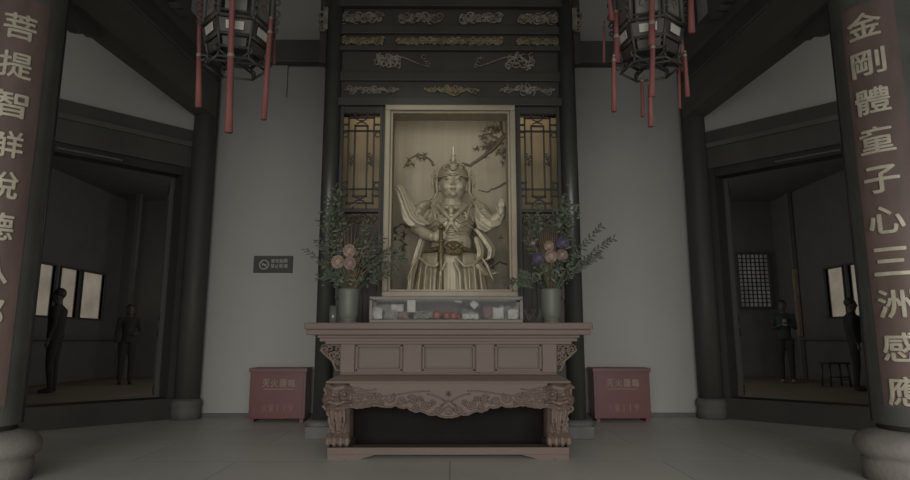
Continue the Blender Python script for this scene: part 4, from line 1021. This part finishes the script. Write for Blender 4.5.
def bouquet(mouth, vx, label, flowers, sprays, fills, dry, seed):
    t = thing('bouquet', mouth, label, 'flowers', 'bouquets in the vases'); st = MB()
    for x, y, r, mt, dy, lb in flowers:
        c = at(x, y, VY - 0.02 + dy); st.tube([mouth + Vector((0, 0, -0.12)), mouth.lerp(c, .5) + Vector((0, -.02, 0)), c], 0.004, 5); mum(t, c, r, M[mt], lb)
    st.build('flower_stems', M['leaf2'], t)
    m = MB(); rnd = random.Random(seed)
    for i, (x, y, dy, n, L, w, st0) in enumerate(sprays): spray(m, mouth + Vector((0, 0, -0.08)), at(x, y, VY + dy), n, L, w, 0.05, seed=seed + i, start=st0)
    m.build('leafy_sprays', M['leaf'], t, 'dark green fern-like sprays')['kind'] = 'stuff'
    m = MB()
    for i, (x, y, rx, ry, n, L, w) in enumerate(fills):
        for k in range(n):
            c = at(x + rnd.gauss(0, rx), y + rnd.gauss(0, ry), VY + rnd.uniform(-.08, .12)); d = Vector((rnd.uniform(-1, 1), rnd.uniform(-.8, .3), rnd.uniform(-.4, 1))); leaf(m, c, d, L * rnd.uniform(.6, 1.2), w)
        c0 = at(x, y, VY); m.tube([mouth + Vector((0, 0, -0.08)), mouth.lerp(c0, .6), c0], 0.005, 5)
    m.build('filler_leaves', M['leaf2'], t, 'mid green filler leaves')['kind'] = 'stuff'
    m = MB()
    for x, y in dry: m.tube([mouth + Vector((0, 0, -0.08)), mouth.lerp(at(x, y, VY), .6) + Vector((0, -.01, .02)), at(x, y, VY - .03)], [0.004, 0.006, 0.002], 5)
    m.build('dried_grass', M['dry'], t, 'dried orange-brown grass stalks')['kind'] = 'stuff'
    return t
bouquet(mL, 349, 'bouquet with three peach pompon flowers in the left vase',
    [(349.5, 251, .052, 'peach', -.06, 'upper peach pompon flower'), (338, 262, .052, 'peach', -.05, 'lower left peach pompon flower'), (350, 263.5, .05, 'pink', -.08, 'lower right pinkish pompon flower'), (339.5, 252, .026, 'purple', -.02, 'small purple flower')],
    [(322, 222, 0, 26, .07, .016, .3), (330, 200, .1, 34, .08, .02, .3), (305, 249, -.05, 20, .05, .010, .35), (325, 276, -.05, 22, .06, .014, .3), (405, 257, -.1, 34, .07, .016, .4), (398, 272, -.12, 26, .06, .014, .4), (382, 238, -.05, 26, .07, .014, .4), (340, 215, .1, 30, .08, .02, .3), (318, 240, 0, 24, .06, .016, .3), (393, 248, -.1, 30, .06, .015, .4), (335, 186, .12, 24, .07, .018, .5), (322, 262, 0, 20, .06, .016, .3), (366, 222, 0, 26, .07, .014, .4)],
    [(362, 250, 7, 8, 70, .06, .022), (348, 280, 12, 4, 70, .05, .02), (335, 240, 6, 10, 50, .05, .02), (374, 262, 10, 5, 50, .05, .018), (334, 212, 5, 10, 60, .06, .022)],
    [(352 + (k - 4) * 4.2, 222 + abs(k - 4) * 3.5) for k in range(9)] + [(377, 228), (384, 234), (366, 276), (370, 268)], 11)
bouquet(mR, 551, 'bouquet with peach and purple pompon flowers in the right vase',
    [(549, 246, .042, 'peach', -.03, 'upper small peach pompon flower'), (562.5, 243, .05, 'purple', -.03, 'upper right purple pompon flower'), (551, 256.5, .05, 'peach', -.08, 'middle peach pompon flower'), (562, 255, .046, 'pink', -.07, 'pale pink pompon flower'), (539, 258, .05, 'purple', -.06, 'left purple pompon flower'), (533, 243, .02, 'peach', 0, 'small peach bud')],
    [(602, 225, -.05, 20, .06, .018, .45), (614, 238, -.08, 24, .06, .018, .45), (600, 254, -.1, 22, .06, .018, .45), (590, 262, -.1, 14, .05, .016, .4), (565, 200, .1, 34, .08, .02, .3), (556, 208, .1, 30, .08, .02, .3), (505, 281, -.15, 28, .06, .020, .4), (520, 272, -.1, 22, .06, .016, .4), (530, 215, .08, 26, .07, .016, .4), (572, 222, 0, 26, .07, .018, .4), (526, 238, 0, 22, .06, .014, .4), (538, 205, .1, 26, .07, .016, .4)],
    [(556, 272, 9, 5, 80, .055, .024), (545, 275, 10, 4, 50, .05, .02), (565, 215, 5, 10, 70, .06, .022), (572, 262, 4, 8, 40, .06, .022), (537, 232, 6, 9, 50, .05, .02)],
    [(548 + (k - 4) * 2.4, 224 + abs(k - 4) * 1.5) for k in range(9)] + [(527, 228), (531, 236)], 23)
# little glass cup at far left, curly silver plant at right end of the case
c = Vector((ax(333, 310, VY - 0.05), VY - 0.02, TOP)); t = thing('glass_cup', c, 'small cloudy glass cup left of the left vase', 'cup')
gm = mat('cloudy_glass', (0.10, 0.105, 0.10), 0.15, var=0.1)
MB().lathe([(0.026, 0), (0.032, 0.005), (0.034, 0.15), (0.031, 0.15), (0.029, 0.012), (0, 0.01)], c, 20).build('cup_wall', gm, t)
MB().lathe([(0, 0.012), (0.029, 0.012), (0.03, 0.09), (0, 0.09)], c, 20).build('liquid', M['caseback'], t)
c = Vector((ax(532.5, 318, 5.1), 5.08, TOP)); t = thing('curly_sprig', c, 'curly grey-green leafy sprig between the case and the right vase', 'plant')
m = MB(); rnd = random.Random(9)
for k in range(26):
    p = c + Vector((rnd.uniform(-.05, .06), rnd.uniform(-.04, .04), 0.004)); sg = rnd.choice((-1, 1)); L = rnd.uniform(.05, .12); pts = [p + Vector((sg * L * .45 * math.sin(q / 5 * 2.6), 0, L * (math.sin(q / 5 * 2.2)))) for q in range(6)]
    m.ribbon(pts, [.010, .014, .014, .012, .009, .004], (0, 1, 0.1), 0.002)
m.build('leaves', M['leafgrey'], t)

# ================================================================== FIRE EXTINGUISHER BOXES AND SIGN
def ext_box(s, label):
    yb = 7.02; x0, x1 = (ax(250, 395, yb), ax(306, 395, yb)) if s < 0 else (ax(594.5, 395, yb), ax(651, 395, yb))
    z1 = az(368, yb); c = Vector(((x0 + x1) / 2, yb + 0.12, 0)); t = thing('extinguisher_box', c, label, 'box', 'red fire extinguisher boxes')
    m = MB().box((x0, yb, 0.035), (x1, yb + 0.24, z1 - 0.03), 0.006); m.build('box_body', M['redbox'], t)
    MB().box((x0 - 0.012, yb - 0.018, z1 - 0.045), (x1 + 0.012, yb + 0.25, z1), 0.006).build('lid', M['redtrim'], t)
    for xx in (x0 + 0.02, x1 - 0.06): MB().box((xx, yb + 0.01, 0), (xx + 0.04, yb + 0.22, 0.04)).build('foot', M['redbox'], t)
    m = MB(); m.box((x0 + .03, yb - 0.004, 0.06), (x1 - .03, yb + 0.001, z1 - 0.07), 0.003); m.build('front_door', M['redbox'], t)
    cx = (x0 + x1) / 2 + 0.01
    def put(txt, z, w, h, mt, nm):
        n = len(txt); mm = MB()
        for k, ch in enumerate(txt):
            q = text_mb(ch, w / n * (0.86 if ord(ch) > 999 else 0.6), h, 0.003, 0.02); q.xform(Matrix.Translation((cx - w / 2 + w * (k + .5) / n, yb - 0.004, z))); q.build(nm, mt, t)
    put('灭火器箱', z1 - 0.165, 0.38, 0.085, M['boxtext'], 'box_character')
    put('火警119', z1 - 0.435, 0.36, 0.085, M['boxtext2'], 'lower_character')
    mm = MB().box((cx - .17, yb - 0.006, z1 - 0.235), (cx + .17, yb - 0.003, z1 - 0.228)); mm.build('printed_line', M['boxtext'], t)
    return t
ext_box(-1, 'red fire extinguisher box against the wall left of the altar table')
ext_box(1, 'red fire extinguisher box against the wall right of the altar table')
sy = 7.44; x0, x1 = ax(254, 264, sy), ax(293, 264, sy); z0, z1 = az(273, sy), az(256, sy)
sg = thing('notice_sign', ((x0 + x1) / 2, sy + 0.015, z0), 'small black notice plate with grey writing on the white wall', 'sign')
MB().box((x0, sy, z0), (x1, sy + 0.015, z1), 0.003).build('plate', M['signblk'], sg)
def put(txt, cx, z, w, h):
    mm = MB(); n = len(txt)
    for k, ch in enumerate(txt):
        q = text_mb(ch, w / n * .88, h, 0.002, 0.012); q.xform(Matrix.Translation((cx - w / 2 + w * (k + .5) / n, sy, z))); q.build('sign_character', M['signtxt'], sg)
W_ = x1 - x0; Hh = z1 - z0
put('请勿拍照', x0 + W_ * .655, z0 + Hh * .70, W_ * .44, Hh * .24); put('禁止吸烟', x0 + W_ * .655, z0 + Hh * .40, W_ * .44, Hh * .24)
m = MB(); cc = Vector((x0 + W_ * .27, sy - 0.001, z0 + Hh * .48)); r = Hh * .26
m.tube([cc + Vector((r * math.cos(k * PI / 12), 0, r * math.sin(k * PI / 12))) for k in range(24)], 0.009, 6, closed=True)
m.tube([cc + Vector((-r * .7, 0, r * .7)), cc + Vector((r * .7, 0, -r * .7))], 0.006, 6); m.box(cc + Vector((-r * .5, -.002, -.008)), cc + Vector((r * .5, .001, .008)))
m.build('prohibition_symbol', M['signtxt'], sg)

# ================================================================== PALACE LANTERNS
def tassel(parent, x, y, z1, z0, r, bead_at=0.35, drift=0.0):
    m = MB(); zb_ = z1 - (z1 - z0) * bead_at; L = z1 - z0; P = lambda z: Vector((x + drift * (z1 - z) / L, y, z))
    o = None
    m.tube([P(z1), P(z1 - 0.02), P(zb_ + .02), P(zb_)], [0.006, r * .8, r * .85, r * .5], 8)
    m.tube([P(zb_), P(zb_ - 0.02), P((zb_ + z0) / 2), P(z0)], [r * .5, r * .9, r, r * 1.15], 10)
    o = m.build('tassel', M['tassel'], parent)
    MB().ell(P(zb_), r * 1.05, nu=10, nv=6).build('bead', M['bead'], o); MB().ell(P(z1 - 0.01), r * .8, nu=10, nv=6).build('bead', M['bead'], o)
def lantern(cx, cy, label, rz, tas):
    t = thing('palace_lantern', (cx, cy, 3.0), label, 'lantern', 'hanging palace lanterns'); c = Vector((cx, cy, 0))
    def hexp(r, z, off=0.0): return [c + Vector((r * math.cos(rz + off + k * PI / 3), r * math.sin(rz + off + k * PI / 3), z)) for k in range(6)]
    def ring(m, r, z, th, w):
        pts = hexp(r, z)
        for k in range(6):
            a, b = pts[k], pts[(k + 1) % 6]; m.tube([a, b], th, 6, w)
            m.ell(a, th * 1.15, nu=8, nv=6)
    zb, zm, zt = 3.02, 3.26, 4.0
    fr = MB()
    for z, r, th in ((zm, .26, .014), (zm + .045, .25, .009), (zt, .27, .022), (zt - .06, .255, .014), (3.13, .228, .010), (zb + .02, .20, .012), (2.95, .222, .010)): ring(fr, r, z, th, 1)
    for p, q in zip(hexp(.245, zm), hexp(.245, zt)): fr.tube([p, q], .024, 8)
    for p, q in zip(hexp(.255, zm), hexp(.20, zb)): fr.tube([p, q], .010, 6)
    for p, q in zip(hexp(.20, zb), hexp(.222, 2.95)): fr.tube([p, q], .007, 6)
    fr.build('lantern_frame', M['lantern'], t)
    def panel(r, z0, z1, r2, mt, nm, inset=0.82, th=.004):
        a, b = hexp(r, z0), hexp(r2, z1)
        for k in range(6):
            k2 = (k + 1) % 6; m = MB(); qa = [a[k].lerp(a[k2], (1 - inset) / 2), a[k].lerp(a[k2], (1 + inset) / 2), b[k].lerp(b[k2], (1 + inset) / 2), b[k].lerp(b[k2], (1 - inset) / 2)]
            nrm = Vector((math.cos(rz + (k + .5) * PI / 3), math.sin(rz + (k + .5) * PI / 3), 0)) * th
            m.add([p for p in qa] + [p + nrm for p in qa], [[0, 1, 2, 3], [7, 6, 5, 4], [0, 4, 5, 1], [1, 5, 6, 2], [2, 6, 7, 3], [3, 7, 4, 0]])
            o = m.build(nm, mt, t)
            if nm == 'pane':
                mm = MB(); mid = (a[k] + a[k2]) / 2 + nrm * 1.2; s = (a[k2] - a[k]).normalized(); rr = random.Random(k)
                for q in range(5):
                    pc = mid + s * rr.uniform(-.05, .05) + Vector((0, 0, 0.10 + q * .11)); mm.tube([pc + s * .03 * math.cos(w) * rr.uniform(.6, 1.2) + Vector((0, 0, .035 * math.sin(w))) for w in [i * PI / 4 for i in range(7)]], .006, 5)
                mm.build('painted_motif', M['lanternred'], o)
    panel(.245, zm + .04, zt - .05, .245, M['lanternglass'], 'pane', .62)
    panel(.245, 3.16, 3.22, .258, M['lanternpale'], 'pale_inset', .5)
    panel(.22, 3.145, 3.24, .25, M['lantern'], 'skirt_board', .95)
    panel(.195, 3.03, 3.11, .215, M['lantern'], 'lower_board', .8)
    for k in range(6):                                   # scrolled corner brackets carrying the tassels
        a = rz + k * PI / 3; d = Vector((math.cos(a), math.sin(a), 0)); br_ = MB()
        def cur(r, z, q, a0, sg): return [c + d * (r + q * (1 - .8 * i / 12) * math.cos(a0 + sg * i * .55)) + Vector((0, 0, z + q * (1 - .8 * i / 12) * math.sin(a0 + sg * i * .55))) for i in range(13)]
        for z, q, sg in ((3.62, .045, 1), (3.53, .04, -1), (3.44, .045, 1), (3.36, .035, -1), (3.30, .03, 1)): br_.tube(cur(.275, z, q, PI, sg), .009, 5)
        br_.build('corner_bracket', M['lantern'], t)
        br_ = MB(); br_.tube(cur(.235, 3.0, .035, PI, -1), .008, 5); br_.build('lower_hook', M['lantern'], t)
    br_ = MB()
    for k in range(3):
        a = rz + k * PI / 3; d = Vector((math.cos(a), math.sin(a), 0)) * .21; br_.tube([c - d + Vector((0, 0, 3.0)), c + d + Vector((0, 0, 3.0))], .009, 6)
    br_.build('cross_bars', M['lantern'], t)
    MB().lathe([(.27, zt), (.31, zt + .03), (.2, zt + .12), (.06, zt + .2), (.03, zt + .26), (0.0, zt + .27)], c, 6, smooth=False).build('roof_cap', M['lantern'], t)
    MB().tube([c + Vector((0, 0, zt + .25)), c + Vector((0, 0, CEIL))], .012, 8).build('hanging_rod', M['lantern'], t)
    for x, y, z1, z0, r, ba, dr in tas: tassel(t, x, y, z1, z0, r, ba, dr)
    return t
def tas(x0, y0_, x1, y1_, Y, r=.018, ba=.5):
    a, b = at(x0, y0_, Y), at(x1, y1_, Y); return (a.x, Y, a.z, b.z, r, ba, b.x - a.x)
LY = 4.4
lantern(at(237, 50, LY).x, LY, 'hexagonal dark lantern with red tassels hanging left of the shrine', 0.25,
    [tas(201, -40, 199, 108, LY + .05, .022, .66), tas(234, -45, 229, 133, LY - .3, .026, .58), tas(232, 18, 230, 96, LY - .28, .020, .5), tas(271, 18, 264, 120, LY + .0, .021, .15), tas(275, 2, 274, 65, LY + .2, .012, .4)])
lantern(at(650, 50, LY).x, LY, 'hexagonal dark lantern with red tassels hanging right of the shrine', -0.35,
    [tas(616, 10, 617, 62, LY + .0, .024, .5), tas(614, 54, 614, 111, LY - .08, .018, .1), tas(652, -30, 652, 45, LY - .28, .026, .7), tas(653, 44, 652, 96, LY - .28, .020, .05), tas(650, 78, 651, 126, LY - .26, .018, .1), tas(642, 76, 643, 116, LY + .2, .014, .1),
     tas(680, 20, 684, 70, LY - .05, .018, .1), tas(685, 50, 688, 96, LY - .1, .016, .1), tas(679, 56, 680, 108, LY + .1, .012, .1), tas(604, 20, 604, 62, LY + .2, .011, .1), tas(607, -20, 612, 20, LY - .05, .018, .3), tas(690, -30, 692, 32, LY - .15, .024, .3)])

# ================================================================== PEOPLE IN THE SIDE ROOMS
def person(loc, rz, label, height=1.7, pose='stand', face=True, top='cloth', legs='cloth', long_hair=False, extra=None):
    t = thing('person', loc, label, 'person'); k = height / 1.75
    Lc = Vector(loc); m = MB()
    def J(x, y, z): return Vector((x * k, y * k, z * k)) + Lc
    m.ell(J(0, 0, 1.63), (.078 * k, .095 * k, .115 * k)); m.ell(J(0, -.02, 1.56), (.06 * k, .07 * k, .06 * k)); m.ell(J(0, -.1, 1.61), (.013 * k, .02 * k, .02 * k))
    for s in (-1, 1):
        m.ell(J(s * .079, 0.01, 1.61), (.012 * k, .02 * k, .03 * k))
    m.tube([J(0, .02, 1.56), J(0, .02, 1.44)], [.052 * k, .06 * k], 10)
    m.tube([J(0, .02, 1.46), J(0, .02, 1.38), J(0, .015, 1.2), J(0, 0.01, 1.02), J(0, 0.02, .92)], [.07 * k, .145 * k, .135 * k, .125 * k, .14 * k], 16)
    for s in (-1, 1):
        sh = J(s * .18, .02, 1.41)
        if pose == 'phone': el, ha = J(s * .22, -.04, 1.14), J(s * .06, -.26, 1.22)
        elif pose == 'arm' and s > 0: el, ha = J(s * .24, -.02, 1.13), J(s * .10, -.24, 1.10)
        else: el, ha = J(s * .23, .03, 1.12), J(s * .24, -.03, .86)
        m.tube([J(s * .08, .02, 1.42), sh, (sh + el) / 2, el, (el + ha) / 2, ha], [.06 * k, .062 * k, .05 * k, .042 * k, .036 * k, .027 * k], 10)
        d = (ha - el).normalized(); pc = ha + d * .045 * k; m.ell(pc, (.03 * k, .03 * k, .04 * k)); sd = Vector((s, 0, 0))
        for q in range(4):
            off = Vector((0, 1, 0)) * (q - 1.5) * .017 * k if pose != 'phone' else Vector((0, 0, 1)) * (q - 1.5) * .017 * k
            b0 = pc + d * .025 * k + off; m.tube([b0, b0 + d * .035 * k, b0 + d * (.06 - .006 * abs(q - 1.5)) * k - sd * .012], [.0095, .009, .008], 6)
        m.tube([pc + Vector((0, -.02, 0)), pc + Vector((-s * .01, -.045, .0)) * 1 + d * .02], [.011, .009], 6)
        hip = J(s * .085, .02, .93); kn = J(s * .095, -.01 if s > 0 else .02, .50); an = J(s * .10, .04, .09)
        m.tube([hip, (hip + kn) / 2, kn, kn.lerp(an, .4), an], [.098 * k, .085 * k, .062 * k, .06 * k, .045 * k], 12)
        m.ell(J(s * .10, -.03, .04), (.045 * k, .125 * k, .04 * k))
    o = blob(m, 'body', M['skin'], t, 0.017, 3)
    me = o.data; me.materials.append(M[top]); me.materials.append(M[legs]); me.materials.append(M['pale' if extra == 'shoes' else 'cloth'])
    for p in me.polygons:
        z = p.center.z / k; x = abs(p.center.x) / k; y = p.center.y / k
        hand = (pose == 'phone' and y < -.2) or (z < .90 and x > .19) or (pose == 'arm' and y < -.2 and z > 1.0)
        if z < .075: p.material_index = 3
        elif hand: p.material_index = 0
        elif z < .98: p.material_index = 2
        elif z < 1.475: p.material_index = 1
    h = MB(); h.ell(J(0, .022, 1.665), (.088 * k, .098 * k, .098 * k))
    if long_hair: h.tube([J(0, .07, 1.66), J(0, .09, 1.52), J(0, .085, 1.38)], [.075 * k, .07 * k, .045 * k], 12)
    h.build('hair', M['hair'], t)
    if pose == 'phone':
        p = J(0, -.31, 1.26); ph = MB().cbox(p, (.075, .012, .15), .003, mtx=Matrix.Rotation(-.5, 4, 'X')); tt = ph.build('phone', M['phone'], None, origin=p); tt.location = p
        tt.location = Lc + Matrix.Rotation(rz, 3, 'Z') @ (p - Lc); tt.rotation_euler = (0, 0, rz)
        tag(tt, 'pale phone held by the person standing in the right side room', 'phone')
    t.rotation_euler = (0, 0, rz)
    return t
def ground(x, Y): p = at(x, 380, Y); return (p.x, Y, 0.02)
person(ground(52, 10.6), math.radians(-70), 'dark silhouetted person standing before the bright windows in the left side room', 1.76)
person(ground(126, 12.6), math.radians(35), 'person in dark clothes and long hair standing right of the left room windows', 1.60, 'arm', long_hair=True)
person(ground(790, 13.0), math.radians(-25), 'person in dark clothes looking down at a phone in the right side room', 1.72, 'phone', top='cloth2', extra='shoes')
person(ground(861, 10.9), math.radians(60), 'dark silhouetted person beside the right pillar in the right side room', 1.62)
# stool beside that person, and posts with light painted on the middle shaft
c = Vector((ax(838, 380, 12.0), 12.0, 0.02)); t = thing('stool', c, 'low dark wooden stool on the brown floor of the right side room', 'stool')
MB().cbox(c + Vector((0, 0, .44)), (.42, .32, .04), .008).build('seat', M['sheen'], t)
for a in (-1, 1):
    for b_ in (-1, 1): MB().tube([c + Vector((a * .17, b_ * .12, .43)), c + Vector((a * .19, b_ * .14, 0))], .02, 8).build('leg', M['sheen'], t)
m = MB()
for a in (-1, 1): m.tube([c + Vector((a * .185, -.135, .12)), c + Vector((a * .185, .135, .12))], .012, 6)
m.tube([c + Vector((-.185, -.13, .18)), c + Vector((.185, -.13, .18))], .012, 6); m.build('stretcher', M['sheen'], t)
for (x, ya, yb, Y, nm, mt) in ((800, 277, 318, 14.2, 'narrow wooden post with warm light painted on it in the right side room', 'strip'), (131, 272, 310, 14.4, 'narrow wooden post with a painted pale highlight right of the windows in the left side room', 'beamhi')):
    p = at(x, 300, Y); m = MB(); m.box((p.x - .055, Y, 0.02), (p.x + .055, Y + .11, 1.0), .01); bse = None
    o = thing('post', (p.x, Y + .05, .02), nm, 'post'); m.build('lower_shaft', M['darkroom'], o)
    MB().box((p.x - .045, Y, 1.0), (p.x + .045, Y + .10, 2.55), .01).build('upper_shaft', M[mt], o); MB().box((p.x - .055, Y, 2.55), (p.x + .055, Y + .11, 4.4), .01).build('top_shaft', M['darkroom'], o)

# ================================================================== LIGHT
w = bpy.data.worlds.new('world'); sc.world = w; w.use_nodes = True
bg = w.node_tree.nodes['Background']; bg.inputs[0].default_value = (1.0, 0.985, 0.93, 1); bg.inputs[1].default_value = 0.42
def area(name, loc, rot, size, energy, col=(1, 1, 1), sy_=None):
    l = bpy.data.lights.new(name, 'AREA'); l.energy = energy; l.color = col; l.size = size
    if sy_: l.shape = 'RECTANGLE'; l.size_y = sy_
    o = bpy.data.objects.new(name, l); C.objects.link(o); o.location = loc; o.rotation_euler = rot; return o
# unseen warm strip lamps assumed inside the shrine cabinet
area('assumed_shrine_lamp', (0, 5.99, 3.34), (math.radians(38), 0, 0), 1.1, 10, (1.0, 0.93, 0.78), 0.08)
area('assumed_shrine_lamp', (-0.9, 6.12, 3.5), (math.radians(0), 0, 0), 0.3, 1.6, (1.0, 0.86, 0.66), 0.1)
area('assumed_shrine_lamp', (0.9, 6.12, 3.5), (math.radians(0), 0, 0), 0.3, 1.6, (1.0, 0.86, 0.66), 0.1)
# unseen fill light added behind the camera, aimed low for lower walls and floor
ed = area('front_fill', (0, -3.2, 1.3), (math.radians(76), 0, 0), 8.0, 210, (1.0, 0.975, 0.91), 2.2); ed.data.spread = math.radians(80)
sp = bpy.data.lights.new('statue_fill_spot', 'SPOT'); sp.energy = 122; sp.color = (1.0, 0.95, 0.82); sp.spot_size = math.radians(34); sp.spot_blend = 0.7; sp.shadow_soft_size = 0.12  # unseen spot added above the hall to brighten the statue and its face
so = bpy.data.objects.new('statue_fill_spot', sp); C.objects.link(so); so.location = (-0.9, 3.3, 4.3); so.rotation_euler = (Vector((0, 6.2, 2.35)) - so.location).to_track_quat('-Z', 'Y').to_euler()
# unseen fill lights added to lift the dark side rooms
for s in (-1, 1):
    area('side_room_fill', (s * 3.6, 11.7, 2.3), (math.radians(90), 0, math.radians(-90 if s > 0 else 90)), 6.0, 46, (1, .97, .91), 3.4)

vs_ = sc.view_settings
vs_.view_transform = 'Standard'; vs_.look = 'None'; vs_.exposure = -1.0; vs_.gamma = 1.0; vs_.use_curve_mapping = False
